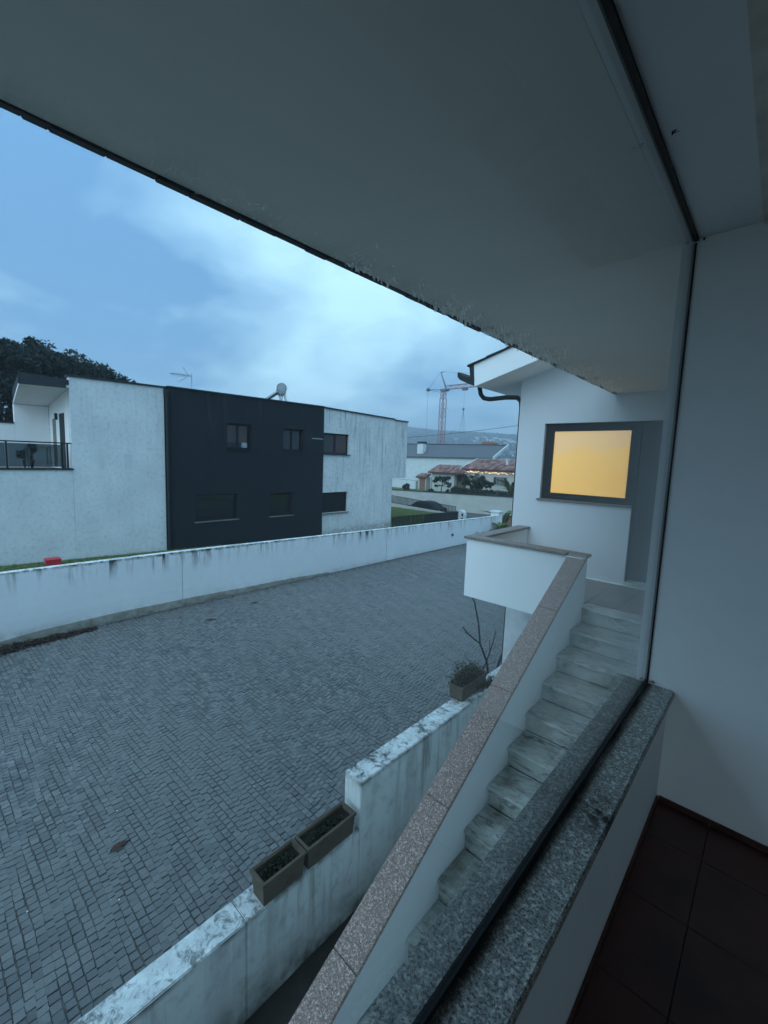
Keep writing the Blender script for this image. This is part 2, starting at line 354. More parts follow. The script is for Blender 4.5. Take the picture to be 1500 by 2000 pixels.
def leaves(centre, radii, n, size, aspect=1.6, clumps=0, clump_r=.25, shell=.0, up_bias=0, seed=0):
    g = np.random.default_rng(seed+11); ce = np.array(centre, float); ra = np.array(radii, float)
    def ball(k):
        d = g.normal(size=(k, 3)); d /= np.linalg.norm(d, axis=1)[:, None]
        return d*(shell+(1-shell)*g.random(k)[:, None]**(1/2.2))
    if clumps:
        cc = ball(clumps); idx = g.integers(0, clumps, n); cr = clump_r*(.55+.9*g.random(clumps))
        p = ce+cc[idx]*ra*(1-clump_r*.4)+ball(n)*cr[idx][:, None]*ra.mean(); t0 = g.random(clumps)[idx]
    else: p = ce+ball(n)*ra; t0 = g.random(n)
    a = g.normal(size=(n, 3)); a[:, 2] += up_bias; a /= np.linalg.norm(a, axis=1)[:, None]
    b = np.cross(a, g.normal(size=(n, 3))); b /= np.linalg.norm(b, axis=1)[:, None]
    s1 = size*(.6+.8*g.random(n))[:, None]; s2 = s1/aspect
    P = np.stack([p-a*s1, p-b*s2, p+a*s1, p+b*s2], 1)
    return P, np.clip(.65*t0+.35*g.random(n), 0, 1)

# ================================================================== THE SETTING
STREET_Z = -3.55
gz = lambda y: -3.6-.033*y                     # the land falls gently away behind the street wall
tag(MB().box(-2600, 1800, -700, 2400, -8.0, -6.2).build('ground', M['earth']), kind='structure')
tag(MB().hexa([(-70, -40, -6.3), (-9.99, -40, -6.3), (-9.99, 19.3, -6.3), (-70, 19.3, -6.3)], [(-70, -40, gz(-40)), (-9.99, -40, gz(-40)), (-9.99, 19.3, gz(19.3)), (-70, 19.3, gz(19.3))]).build('yard_ground', M['earth']), kind='structure')
street = tag(MB().box(-9.84, -2.10, -6, 21.5, -4.2, STREET_Z-.0075).build('street', M['joint']), kind='structure')
tag(MB().box(-2.095, -.42, -3, 6.1, -4.2, -3.535).build('alley_floor', M['alley']), kind='structure')
tag(MB().hexa([(-16.45, 19.31, -6.3), (40, 19.31, -6.3), (40, 36, -6.3), (-16.45, 36, -6.3)], [(-16.45, 19.31, -4.25), (40, 19.31, -3.95), (40, 36, -4.45), (-16.45, 36, -4.62)]).build('side_street', M['joint']), kind='structure')
tag(MB().hexa([(-70, 31.62, -6.6), (-16.46, 31.62, -6.6), (-16.46, 36, -6.6), (-70, 36, -6.6)], [(-70, 31.62, -6.0), (-16.46, 31.62, -4.75), (-16.46, 36, -4.75), (-70, 36, -6.0)]).build('lower_road', M['joint']), kind='structure')
tag(MB().hexa([(-45, 19.31, -6.3), (-16.46, 19.31, -6.3), (-16.46, 31.3, -6.3), (-45, 31.3, -6.3)], [(-45, 19.31, gz(19.31)), (-16.46, 19.31, gz(19.31)), (-16.46, 31.3, gz(31.3)), (-45, 31.3, gz(31.3))]).build('lawn', M['lawn']), kind='structure')
tag(MB().hexa([(-16.98, -6, -4.6), (-10.06, -6, -4.6), (-10.06, 14, -4.6), (-16.98, 14, -4.6)], [(-16.98, -6, gz(-6)+.006), (-10.06, -6, gz(-6)+.006), (-10.06, 14, gz(14)+.006), (-16.98, 14, gz(14)+.006)]).build('garden_lawn', M['lawn']), kind='structure')
def grass(name, x0, x1, y0, y1, n, h, label):
    g = rng; yy = g.uniform(y0, y1, n); p = np.stack([g.uniform(x0, x1, n), yy, gz(yy)], 1)
    th = g.uniform(0, 6.28, n); d = np.stack([np.cos(th), np.sin(th), np.zeros(n)], 1)*.012
    tip = np.stack([g.normal(0, .03, n), g.normal(0, .03, n), h*g.uniform(.5, 1.2, n)], 1)
    P = np.stack([p-d, p+d, p+tip+d*.3, p+tip-d*.3], 1)
    tag(quads(name, P, M['grass']), label, 'grass', kind='stuff')
grass('grass', -16.9, -11, -1, 8.5, 26000, .07, 'short green grass between the street wall and the white house wall')
grass('grass', -29, -16.6, 22, 31.2, 26000, .09, 'green lawn behind the black picket fence')

# ------------------------------------------------------------------ cobbles
JIT = rng.uniform(-1, 1, 9100).tolist()
def stone_mesh(w, d, seed, t):
    h = .022; q_ = (seed*9)%9000; J = JIT[q_:q_+12]
    vs = []
    base = [(-w/2, -d/2), (w/2, -d/2), (w/2, d/2), (-w/2, d/2)]
    base = [(x+J[i]*.0055, y+J[i+4]*.0035) for i, (x, y) in enumerate(base)]
    zt = [h+J[8+i]*.0035 for i in range(4)]
    for x, y in base: vs.append((x, y, 0))
    for x, y in base: vs.append((x*.965, y*.985, h*.72))
    for (x, y), z in zip(base, zt): vs.append((x*.90, y*.935, z))
    fs = [(8, 9, 10, 11)]
    for k_ in (0, 4):
        for i in range(4): fs.append((k_+i, k_+(i+1) % 4, k_+(i+1) % 4+4, k_+i+4))
    return vs, fs
stones = []
y = -1.35; row = 0; off_ = .03
while y < 21.4:
    d = rng.uniform(.057, .069); off_ = (off_+rng.normal(0, .010)) % .07; x = -9.80+off_
    while x < -2.36:
        w = rng.uniform(.056, .076)
        if x+w < -2.31: stones.append((x+w/2, y+d/2+.012*math.sin(x*1.7+row*.05)+.007*math.sin(x*5.1+row), w-.0032, d-.0016))
        x += w
    y += d; row += 1
stones = np.array(stones)
cw = np.array(cam.matrix_world)[:3, :3]
pt = np.column_stack([stones[:, :2], np.full(len(stones), STREET_Z)])
cc_ = pt @ cw; px = .5+837.43/1500*cc_[:, 0]/-cc_[:, 2]; py = .5-837.43/2000*cc_[:, 1]/-cc_[:, 2]
hidden = (pt[:, 0] > -2.9) | ((pt[:, 1] > 1.9) & (pt[:, 0] > -3.0))       # tucked under the low wall
inview = (cc_[:, 2] < 0) & (px > .005) & (px < .985) & (py > .3) & (py < .99) & ~hidden
size_ = np.where(inview, stones[:, 2]*stones[:, 3]/(-cc_[:, 2])**2, 0)
order = np.argsort(-size_); single = set(order[:300].tolist())
variants = []
for q in range(14):
    vs, fs = stone_mesh(.07, .065, q, 0); me = bpy.data.meshes.new('cobble'); me.from_pydata(vs, [], fs)
    at = me.attributes.new('tint', 'FLOAT', 'FACE'); at.data.foreach_set('value', [rng.random()**1.3]*len(fs)); me.materials.append(M['cobble']); variants.append(me)
mb = MB()
for i, (x, y, w, d) in enumerate(stones):
    if i in single:
        o = bpy.data.objects.new('cobble', variants[i % 14]); C.objects.link(o); o.parent = street
        o.location = (x, y, STREET_Z-.0215+rng.uniform(-.002, .002)); o.scale = (w/.07, d/.065, 1); o.rotation_euler = (rng.normal(0, .015), rng.normal(0, .015), rng.normal(0, .02))
    else:
        vs, fs = stone_mesh(w, d, i, 0); dz = STREET_Z-.0215+rng.uniform(-.002, .002); a = rng.normal(0, .02); b = rng.normal(0, .02)
        mb.add([(x+p[0], y+p[1], dz+p[2]+p[0]*a+p[1]*b) for p in vs], fs, rng.random()**1.3)
o = MB(); me = bpy.data.meshes.new('cobble_paving'); me.from_pydata(mb.v, [], mb.f)
at = me.attributes.new('tint', 'FLOAT', 'FACE'); at.data.foreach_set('value', mb.t)
tag(link('cobble_paving', me, M['cobble'], street), kind='stuff')
# grit and small pale specks on the paving
P, t = leaves((0, 0, 0), (1, 1, 1), 420, .008, 1.4, seed=3)
off = np.column_stack([rng.uniform(-9.6, -2.6, 420), rng.uniform(-.4, 12, 420), np.full(420, STREET_Z+.006)])
P = P-P.mean(1, keepdims=True); P[:, :, 2] *= .35; P += off[:, None, :]
tag(quads('grit', P, M['far_white']), 'pale grit scattered over the cobbles', 'grit', kind='stuff')

# ------------------------------------------------------------------ leaves on the street
def leaf_obj(x, y, z, L, rot, label, group=None):
    n = 9; vs = []; fs = []
    for i in range(n):
        u = i/(n-1); wv = .30*math.sin(math.pi*u**.8)*L*.5; cx_ = (u-.5)*L; zz = .012*math.sin(u*5)+.004
        vs += [(cx_, -wv, zz+.010), (cx_, 0, zz), (cx_, wv, zz+.012)]
    for i in range(n-1):
        for j in range(2): fs.append((i*3+j, i*3+j+1, (i+1)*3+j+1, (i+1)*3+j))
    me = bpy.data.meshes.new('dead_leaf'); me.from_pydata(vs, [], fs); me.shade_smooth()
    o = link('dead_leaf', me, M['leaf_dead']); o.location = (x, y, z); o.rotation_euler = (0, 0, rot); sm = o.modifiers.new('thick', 'SOLIDIFY'); sm.thickness = .002
    return tag(o, label, 'leaf', group)
leaf_obj(-3.99, 1.03, STREET_Z+.006, .17, R(100), 'long curled reddish brown leaf lying alone on the near cobbles')
leaf_obj(-8.55, 4.05, STREET_Z+.006, .22, R(80), 'thin dark leaf lying on the cobbles halfway along the street wall')
leaf_obj(-8.9, 5.3, STREET_Z+.006, .2, R(95), 'dark leaf on the cobbles nearest to the street wall base')
N = 3400; u = rng.random(N); yy = .2+u*2.0; xx = -9.62+rng.normal(0, .10, N)*(1.25-u*.9)+(1-u)*.14; zz = STREET_Z+.01+np.abs(rng.normal(0, .022, N))*(1.15-u)
P, t = leaves((0, 0, 0), (.001, .001, .001), N, .045, 3.5, seed=5); P[:, :, 2] *= .35; P += np.column_stack([xx, yy, zz])[:, None, :]
tag(quads('leaf_litter', P, M['litter'], tint=t), 'heap of dark wet leaves along the foot of the street wall', 'leaves', kind='stuff')
N = 1500; yy = rng.uniform(1.8, 17, N); xx = -9.72+np.abs(rng.normal(0, .055, N)); zz = np.full(N, STREET_Z+.008)
P, t = leaves((0, 0, 0), (.001, .001, .001), N, .02, 2, seed=6); P[:, :, 2] *= .3; P += np.column_stack([xx, yy, zz])[:, None, :]
tag(quads('debris', P, M['litter'], tint=t), 'thin line of dirt and twigs in the gutter by the street wall', 'debris', kind='stuff')

# ------------------------------------------------------------------ street boundary wall (left)
bw = thing('boundary_wall', 'long white plastered street wall with black drip stains below its top', 'wall', (-9.95, 5, STREET_Z))
def wallseg(y0, y1, z0, z1, x0, x1, name='wall_section'):
    return MB().hexa([(x0-.16, y0, -4.1), (x0, y0, -4.1), (x1, y1, -4.1), (x1-.16, y1, -4.1)], [(x0-.16, y0, z0), (x0, y0, z0), (x1, y1, z1), (x1-.16, y1, z1)]).build(name, M['street_wall'], bw, .008)
wallseg(-6, 4.0, -2.19, -2.275, -9.85, -9.85); wallseg(4.008, 11.05, -2.275, -2.42, -9.85, -9.85); wallseg(11.075, 19.0, -2.42, -2.54, -9.845, -9.78)
pl = MB()
ys = [-6, 0.5, 1.4, 2.6, 4.2, 5.5, 7.2, 8.4]; hs = [.05, .05, .13, .16, .15, .12, .09, .03]
for i in range(len(ys)-1):
    pl.hexa([(-9.849, ys[i], STREET_Z-.1), (-9.815, ys[i], STREET_Z-.1), (-9.815, ys[i+1], STREET_Z-.1), (-9.849, ys[i+1], STREET_Z-.1)],
            [(-9.849, ys[i], STREET_Z+hs[i]), (-9.822, ys[i], STREET_Z+hs[i]), (-9.822, ys[i+1], STREET_Z+hs[i+1]), (-9.849, ys[i+1], STREET_Z+hs[i+1])])
pl.build('plinth', stucco('plinth_render', (.42, .41, .36), (.1, .1, .08), patch=.6, base_dirt=.8, zbase=-3.55), bw)
for (hy, hz) in ((15.1, -3.06),):
    MB().tube([(-9.80, hy, hz), (-9.77, hy, hz-.005)], .055, 12).build('drain_hole', M['black'], bw)

# ------------------------------------------------------------------ low wall (near right)
lw = thing('low_wall', 'low weathered plaster wall stepping up beside the stairs with mottled grey top', 'wall', (-2.2, 2, -3.55))
LX0, LX1 = -2.285, -2.10
MB().box(LX0, LX1, -3, 1.20, -4.1, -2.84).build('lower_section', M['low_wall2'], lw, .006)
MB().box(LX0, LX1, 1.204, 2.168, -4.1, -2.84).build('lower_section', M['low_wall2'], lw, .006)
MB().box(LX0, LX1+.001, 2.17, 6.165, -4.1, -2.47).build('upper_section', M['low_wall'], lw, .006)

# ------------------------------------------------------------------ planters
def planter(loc, L, W, H, label, plant, name='planter', dirt=False):
    t_ = thing(name, label, 'planter', loc, 'concrete planters on the low wall')
    x0, y0, z0 = loc; tp = .012; th = .016
    mb_ = MB()
    lo = [(-W/2+tp, -L/2+tp), (W/2-tp, -L/2+tp), (W/2-tp, L/2-tp), (-W/2+tp, L/2-tp)]; hi = [(-W/2, -L/2), (W/2, -L/2), (W/2, L/2), (-W/2, L/2)]
    hin = [(-W/2+th, -L/2+th), (W/2-th, -L/2+th), (W/2-th, L/2-th), (-W/2+th, L/2-th)]
    vs = [(x0+a, y0+b, z0) for a, b in lo]+[(x0+a, y0+b, z0+H) for a, b in hi]+[(x0+a, y0+b, z0+H) for a, b in hin]+[(x0+a*.9, y0+b*.97, z0+H*.6) for a, b in hin]
    fs = [(0, 3, 2, 1)]+[(i, (i+1) % 4, (i+1) % 4+4, i+4) for i in range(4)]+[(i+4, (i+1) % 4+4, (i+1) % 4+8, i+8) for i in range(4)]+[(i+8, (i+1) % 4+8, (i+1) % 4+12, i+12) for i in range(4)]+[(12, 13, 14, 15)]
    mb_.add(vs, fs); b_ = mb_.build('trough', M['concrete_pot'], t_, .003)
    rim = MB()                                        # a raised moulding round the mouth and a panel on the end face
    rim.box(x0-W/2-.006, x0+W/2+.006, y0-L/2-.006, y0-L/2+.008, z0+H-.022, z0+H+.003).box(x0-W/2-.006, x0+W/2+.006, y0+L/2-.008, y0+L/2+.006, z0+H-.022, z0+H+.003)
    rim.box(x0+W/2-.008, x0+W/2+.006, y0-L/2+.009, y0+L/2-.009, z0+H-.022, z0+H+.003).box(x0-W/2-.006, x0-W/2+.008, y0-L/2+.009, y0+L/2-.009, z0+H-.022, z0+H+.003)
    rim.build('rim', M['concrete_pot'], t_, .003)
    MB().box(x0-W/2+th+.002, x0+W/2-th-.002, y0-L/2+th+.002, y0+L/2-th-.002, z0+H*.62, z0+H-.03).build('soil', M['soil'], t_)
    if plant == 'sprouts':
        P, tt = leaves((x0, y0, z0+H-.022), (W/2-.025, L/2-.03, .014), 420, .009, 1.8, seed=int(L*1000)); quads('sprouts', P, M['leaf_dark'], t_, tt)
    else:
        P, tt = leaves((x0-.01, y0+.02, z0+H+.035), (W*.75, L*.62, .06), 1500, .013, 2.4, clumps=26, clump_r=.42, seed=9); quads('dry_foliage', P, M['leaf_dry'], t_, tt)
        st = MB()
        for q in range(26):
            a = rng.uniform(-1, 1); bx_ = x0+rng.uniform(-.04, .04); by_ = y0+rng.uniform(-L/2+.05, L/2-.05)
            st.tube([(bx_, by_, z0+H-.03), (bx_+rng.normal(0, .03), by_+rng.normal(0, .03), z0+H+.04), (bx_+rng.normal(0, .07), by_+rng.normal(0, .08), z0+H+rng.uniform(.0, .13))], .003, 4)
        st.build('stem', M['bark'], t_)
    return t_
planter((-2.165, 1.475, -2.84), .325, .15, .17, 'mossy concrete trough, the nearer of the pair on the lower wall top', 'sprouts')
planter((-2.165, 1.885, -2.84), .445, .15, .17, 'longer mossy concrete trough touching the taller end of the low wall', 'sprouts')
planter((-2.245, 3.93, -2.47), .50, .17, .16, 'decorated concrete trough with dry bushy plant on the upper wall top', 'dry')
# fallen plant beside the dry planter
P, tt = leaves((-2.17, 4.2, -2.45), (.055, .30, .022), 900, .012, 2.4, clumps=14, clump_r=.3, seed=15); P[:, :, 2] = np.maximum(P[:, :, 2], -2.468)
tag(quads('dry_leaves', P, M['leaf_dry'], tint=tt), 'dark clump of dead leaves fallen on the wall top beside the dry planter', 'dead leaves', kind='stuff')
# bare creeper by the column
cr = MB()
def branch(p, d, L, r, depth, g):
    pts = [Vector(p)]; dd = Vector(d).normalized()
    for i in range(5):
        dd = (dd+Vector((g.uniform(-.22, .22), g.uniform(-.22, .22), g.uniform(-.10, .16)))).normalized(); pts.append(pts[-1]+dd*L/5)
    cr.tube(pts, r, 5, r1=r*.45)
    if depth:
        for q in range(3 if depth > 1 else 2):
            k_ = g.randint(1, 4); nd = (dd+Vector((g.uniform(-.7, .1), g.uniform(-.6, .2), g.uniform(-.2, .4)))).normalized(); branch(pts[k_], nd, L*.22, r*.55, depth-1, g)
g_ = random.Random(4)
branch((-3.12, 6.12, -3.54), (.02, .02, 1), 1.75, .020, 2, g_); branch((-3.08, 6.2, -3.54), (.01, .02, 1), 1.6, .024, 2, g_); branch((-3.22, 5.95, -3.54), (.10, .15, 1), .9, .016, 1, g_)
tag(cr.build('climbing_plant', M['bark']), 'bare leafless creeper growing up beside the dark downpipe under the landing', 'plant')

# ================================================================== STAIRCASE AND LANDING
st = thing('staircase', 'outdoor grey marble staircase with white parapet and granite coping', 'staircase', (-.9, 2.7, -3.5))
XP = -1.415; XW = -.405; RISE, GO = .163, .3135
for i in range(0, 12):
    zt = -1.5-RISE*i; yn = 4.735-GO*i
    if i: s_ = MB().box(XP-.01, XW, yn, yn+GO+.028, zt-.032, zt).build('step', M['marble'], st, .011, segs=3)
    else: s_ = MB().box(XP-.01, XW, yn, yn+.24, zt-.032, zt).build('step', M['marble'], st, .011, segs=3)
    MB().box(XP-.01, XW, yn+.028, yn+.05, zt-RISE+.0005, zt-.033).build('riser', M['marble'], s_)
core = [(4.79, -1.534), (4.79, -4.1), (.9, -4.1), (.9, -3.5)]
pts = [(4.735-GO*11+.052, -1.5-RISE*11-.034)]
for i in range(11, 0, -1):
    pts += [(4.735-GO*i+.052, -1.5-RISE*i-.034), (4.735-GO*(i-1)+.052, -1.5-RISE*i-.034)]
pts += [(4.787, -1.534-.0), (4.8, -4.0), (4.735-GO*11+.052, -4.0)]
MB().prism([pts[1]]+pts[2:], 0, XP, XW-.001).build('stair_core', M['alley'], st)
# parapet wall along the flight
SL = .5603; capz = lambda y: -3.5803+.56296*y     # top of the coping along the flight
yA, yB = .35, 4.70
MB().prism([(yA, -4.1), (4.655, -4.1), (4.655, -1.7), (4.655, capz(4.655)-.032), (yA, capz(yA)-.032)], 0, -1.56, XP).build('parapet', M['white_wall'], st, .004)
joints = [.35, .62, 1.45, 2.28, 3.13, 3.97, 4.716]
for a, b in zip(joints[:-1], joints[1:]):
    a2, b2 = a+.0025, b-.0025
    MB().hexa([(-1.58, a2, capz(a2)-.03), (-1.39, a2, capz(a2)-.03), (-1.39, b2, capz(b2)-.03), (-1.58, b2, capz(b2)-.03)],
              [(-1.58, a2, capz(a2)), (-1.39, a2, capz(a2)), (-1.39, b2, capz(b2)), (-1.58, b2, capz(b2))]).build('coping_slab', M['granite_cap'], st, .004)
# landing
ZT = -.925
MB().box(-2.80, XP, 4.65, 4.80, -1.69, ZT-.03).build('landing_parapet', M['white_wall'], st, .004)
MB().box(-2.80, -2.68, 4.802, 6.168, -1.69, ZT-.03).build('landing_parapet', M['white_wall'], st, .004)
MB().box(-2.678, XW, 4.802, 6.168, -1.69, -1.513).build('landing_slab', M['white_wall'], st)
def capslab(x0, x1, y0, y1): MB().box(x0, x1, y0, y1, ZT-.03, ZT).build('coping_slab', M['granite_thin'], st, .004)
capslab(-2.83, -2.30, 4.625, 4.825); capslab(-2.297, -1.82, 4.625, 4.825); capslab(-1.817, -1.385, 4.722, 4.825)
MB().prism([(-1.817, 4.625), (-1.59, 4.625), (-1.59, 4.7195), (-1.817, 4.7195)], 2, ZT-.03, ZT).build('coping_slab', M['granite_thin'], st, .003)
capslab(-2.83, -2.65, 4.828, 5.45); capslab(-2.83, -2.65, 5.453, 6.165)
tw = .31
for ix in range(8):
    for iy in range(4):
        xa = -2.676+ix*tw; ya = 4.804+iy*.31 + (.0 if iy else .0)
        xb = min(xa+tw-.004, XW-.002); yb = min(ya+.306, 6.165)
        if xb-xa > .05 and yb-ya > .05 and not (xb > XP-.02 and ya < 4.99 and False):
            ya2 = max(ya, 4.978) if xb > XP else ya
            if yb-ya2 > .03: MB().box(xa, xb, ya2, yb, -1.512, -1.499).build('floor_tile', M['landing_tile'], st)

# ================================================================== ENTRANCE HOUSE (door, lit window, eave)
eh = thing('entrance_house', 'white house end with lit amber window, dark door and overhanging eave', 'house', (-1.7, 6.3, -3.5))
Y6 = 6.17
cols = MB()
W = M['entrance']
def wbox(x0, x1, z0, z1): cols.box(x0, x1, Y6, Y6+.22, z0, z1)
wl = MB()
roofz = lambda x: 1.36+.28*(x+2.43)
# wall with an L-shaped opening: window x -2.55..-1.36 z -.49....58, door x -1.36..-.46 z -1.5...58
poly = [(-2.945, -4.1), (1.2, -4.1), (1.2, roofz(1.2)), (-2.945, roofz(-2.945))]
wl.prism([(-2.945, -4.1), (-2.55, -4.1), (-2.55, roofz(-2.55)), (-2.945, roofz(-2.945))], 1, Y6, Y6+.24)
wl.box(-2.55, -1.36, Y6, Y6+.24, -4.1, -.50)
wl.box(-1.36, -.46, Y6, Y6+.24, -4.1, -1.50)
wl.prism([(-2.55, .58), (-.46, .58), (-.46, roofz(-.46)), (-2.55, roofz(-2.55))], 1, Y6, Y6+.24)
wl.prism([(-.46, -4.1), (1.2, -4.1), (1.2, roofz(1.2)), (-.46, roofz(-.46))], 1, Y6, Y6+.24)
wl.build('wall', W, eh)
MB().box(-2.944, -2.70, Y6+.245, 12.5, -4.1, roofz(-2.945)).build('side_wall', M['white_wall'], eh)
MB().box(-2.70, 1.2, 12.3, 12.5, -4.1, 1.2).build('back_wall', M['white_wall'], eh)
MB().box(1.0, 1.2, Y6+.245, 12.29, -4.1, 1.2).build('side_wall', M['white_wall'], eh)
fr = thing  # window
wf = MB().box(-2.545, -1.30, Y6+.05, Y6+.11, .47, .575).box(-2.545, -2.43, Y6+.05, Y6+.11, -.40, .47).box(-1.455, -1.34, Y6+.05, Y6+.11, -.40, .47).box(-2.545, -1.34, Y6+.05, Y6+.11, -.49, -.40).build('window', M['dark_frame'], eh, .004)
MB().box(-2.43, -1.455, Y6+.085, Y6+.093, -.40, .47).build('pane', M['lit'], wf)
MB().box(-2.585, -1.352, Y6-.03, Y6+.045, -.515, -.492).build('window_sill', M['sill_stone'], eh, .003)
dr = MB().box(-1.335, -.50, Y6+.06, Y6+.10, -1.455, .575).build('door', M['door'], eh, .003)
df = MB().box(-1.358, -1.337, Y6+.03, Y6+.115, -1.49, .578).box(-.498, -.462, Y6+.03, Y6+.115, -1.49, .578).build('door_frame', M['dark_frame'], eh, .002)
MB().box(-1.36, -.46, Y6-.03, Y6+.12, -1.498, -1.470).build('threshold', M['marble'], eh, .003)
MB().tube([(-.62, Y6+.02, -.45), (-.62, Y6+.02, -.15)], .012, 8).build('handle', M['steel'], dr, smooth=True)
for a_ in (-1.22, -1.05): MB().box(a_, a_+.10, Y6+.02, Y6+.05, -1.468, -1.452).build('draught_strip', M['far_white'], dr)
# eave: sloping roof slab with overhang to y = 5.6
YF = 5.6
MB().prism([(-3.38, roofz(-3.38)), (1.2, roofz(1.2)), (1.2, roofz(1.2)+.12), (-3.38, roofz(-3.38)+.12)], 1, YF+.07, 12.7).build('roof_slab', M['white_wall'], eh)
MB().prism([(-3.40, roofz(-3.40)), (1.2, roofz(1.2)), (1.2, roofz(1.2)+.315), (-3.43, roofz(-3.40)+.315)], 1, YF, YF+.068).build('verge_board', M['white_wall'], eh, .004)
rng2 = random.Random(3)
x = -3.52; i = 0
while x < 1.0:                                       # tile ends seen edge on along the verge
    L = .33
    t0 = roofz(x)+.318; t1 = roofz(x+L)+.318
    MB().hexa([(x, YF-.035, t0+.004), (x+L, YF-.035, t1+.004), (x+L, YF+.30, t1+.004), (x, YF+.30, t0+.004)], [(x, YF-.035, t0+.035), (x+L, YF-.035, t1+.022), (x+L, YF+.30, t1+.022), (x, YF+.30, t0+.035)]).build('roof_tile', M['gutter'], eh, .004)
    x += L-.03; i += 1
MB().prism([(-3.50, roofz(-3.5)+.125), (1.2, roofz(1.2)+.125), (1.2, roofz(1.2)+.30), (-3.50, roofz(-3.5)+.30)], 1, YF+.31, 12.7).build('roof_covering', M['gutter'], eh)
gp = [(-3.405, 1.10), (-3.52, 1.15), (-3.64, 1.205), (-3.685, 1.25), (-3.69, 1.315), (-3.655, 1.32), (-3.635, 1.285), (-3.56, 1.25), (-3.47, 1.225), (-3.415, 1.235)]
MB().prism(gp, 1, YF-.02, 12.6).build('gutter', M['gutter'], eh, .004)
MB().prism([(-3.475, 1.24), (-3.50, 1.42), (-3.432, 1.435), (-3.404, 1.18)], 1, YF-.01, YF+.3).build('gutter_stop', M['gutter'], eh)
MB().tube([(-3.50, 5.92, 1.14), (-3.49, 5.95, 1.03), (-3.45, 5.98, .975), (-3.36, 6.0, .955), (-3.12, 6.04, .97), (-3.0, 6.16, .975), (-2.993, 6.28, .94), (-2.985, 6.30, .85), (-2.985, 6.30, -4.0)], .034, 12).build('downpipe', M['gutter'], eh, smooth=True)

# ================================================================== VERANDA ROOM (where the camera stands)
vr = thing('veranda', 'veranda corner with large frameless window, granite sill and white walls', 'veranda', (.5, 1, -1.5))
XG = -.358; YE = 2.216; ZC = .93
tag(MB().box(-.27, 4.0, -3.5, YE, -1.7, -1.512).build('floor', M['floor_grout']), kind='structure')
flo = bpy.data.objects['floor']
for ix in range(-1, 7):
    for iy in range(0, 13):
        xa = -.075+ix*.33; ya = 1.98-iy*.33
        x0, x1, y0, y1 = max(xa, -.268), xa+.327, ya, min(ya+.327, YE-.002)
        MB().box(x0, x1, y0, y1, -1.511, -1.499+rng.uniform(-.0005, .0005)).build('floor_tile', M['floor_tile'], flo)
for ix in range(-1, 7):
    xa = -.075+ix*.33; x0, x1 = max(xa, -.259), xa+.3295
    MB().box(x0, x1, YE-.010, YE-.001, -1.498, -1.472).build('skirting_tile', M['floor_tile'], vr, .001)
for iy in range(0, 12):
    MB().box(-.269, -.2605, 1.98-iy*.33, min(1.98-iy*.33+.3295, YE-.012), -1.498, -1.472).build('skirting_tile', M['floor_tile'], vr, .001)
MB().box(-.40, 4.2, YE, YE+.25, -1.7, ZC).build('end_wall', M['wall_in'], vr)
MB().box(4.0, 4.2, -3.7, YE, -1.7, ZC).build('inner_wall', M['wall_in'], vr)
MB().box(-.40, 4.0, -3.75, -3.5, -1.7, -1.0).build('rear_wall', M['wall_in'], vr)
MB().box(2.6, 4.0, -3.75, -3.5, -.999, ZC).build('rear_wall', M['wall_in'], vr)
MB().box(-.36, 2.599, -3.63, -3.62, -.998, ZC-.002).build('added_rear_pane', M['glass'], vr)  # unseen glazed opening behind the camera, added to brighten the room
MB().box(-.40, -.27, -2.8, YE-.001, -1.7, -1.003).build('parapet_wall', M['wall_in'], vr)
MB().box(-.40, -.27, -3.5, -2.8, -1.7, -1.003).build('pier', M['wall_in'], vr)
MB().box(-.375, -.335, -3.7, -3.6, -.998, ZC-.002).build('window_post', M['dark_frame'], vr)
MB().box(-.40, .6, YE+.25, 6.165, -4.1, ZC).build('outer_wall', M['white_wall'], vr)
MB().box(-.40, 4.2, -3.75, YE+.25, -4.1, -1.71).build('lower_wall', M['white_wall'], vr)
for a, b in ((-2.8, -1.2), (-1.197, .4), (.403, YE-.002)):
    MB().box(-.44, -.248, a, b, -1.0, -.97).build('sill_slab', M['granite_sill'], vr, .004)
MB().box(-.363, -.353, -3.6, YE-.006, -.962, ZC-.006).build('window_pane', M['glass'], vr)
MB().box(-.366, -.349, -2.8, YE-.001, -.9695, -.961).build('bottom_channel', M['black'], vr)
MB().box(-.3525, -.3485, -2.8, YE-.012, -.9605, -.952).build('bottom_gasket', M['black'], vr)
MB().box(-.366, -.345, -2.8, YE-.001, ZC-.010, ZC-.0005).build('top_channel', M['black'], vr)
MB().box(-.364, -.350, YE-.005, YE-.0005, -.96, ZC-.016).build('side_seal', M['black'], vr)
MB().box(-.40, 4.0, -3.5, YE, ZC, ZC+.012).build('ceiling', M['ceiling'], vr)
MB().box(-.148, .05, -3.5, YE-.001, ZC-.012, ZC-.0005).build('ceiling_board', M['board'], vr, .002)
for (x_, y_, z_) in ((-.325, YE-.012, ZC-.012), (-.330, YE-.012, -.955), (-.318, 1.47, ZC-.012)):
    tb_ = MB()
    for q in range(7): tb_.tube([(x_, y_, z_), (x_+rng.normal(0, .003), y_+rng.normal(0, .002), z_+rng.normal(0, .003)), (x_+rng.normal(.002, .006), y_+rng.normal(0, .003), z_+rng.normal(0, .005))], .0012, 3)
    tb_.build('dust_tuft', M['black'], vr)
sf = MB().box(-1.64, -.401, -4.4, 6.168, ZC, ZC+.012).build('soffit', M['soffit'], vr)
MB().box(-1.64, 4.2, -4.4, 6.168, ZC+.0125, ZC+.14).build('roof_slab', M['white_wall'], vr)
N = 3600; g = np.random.default_rng(77)          # curled flakes of old paint hanging from the soffit near its edge
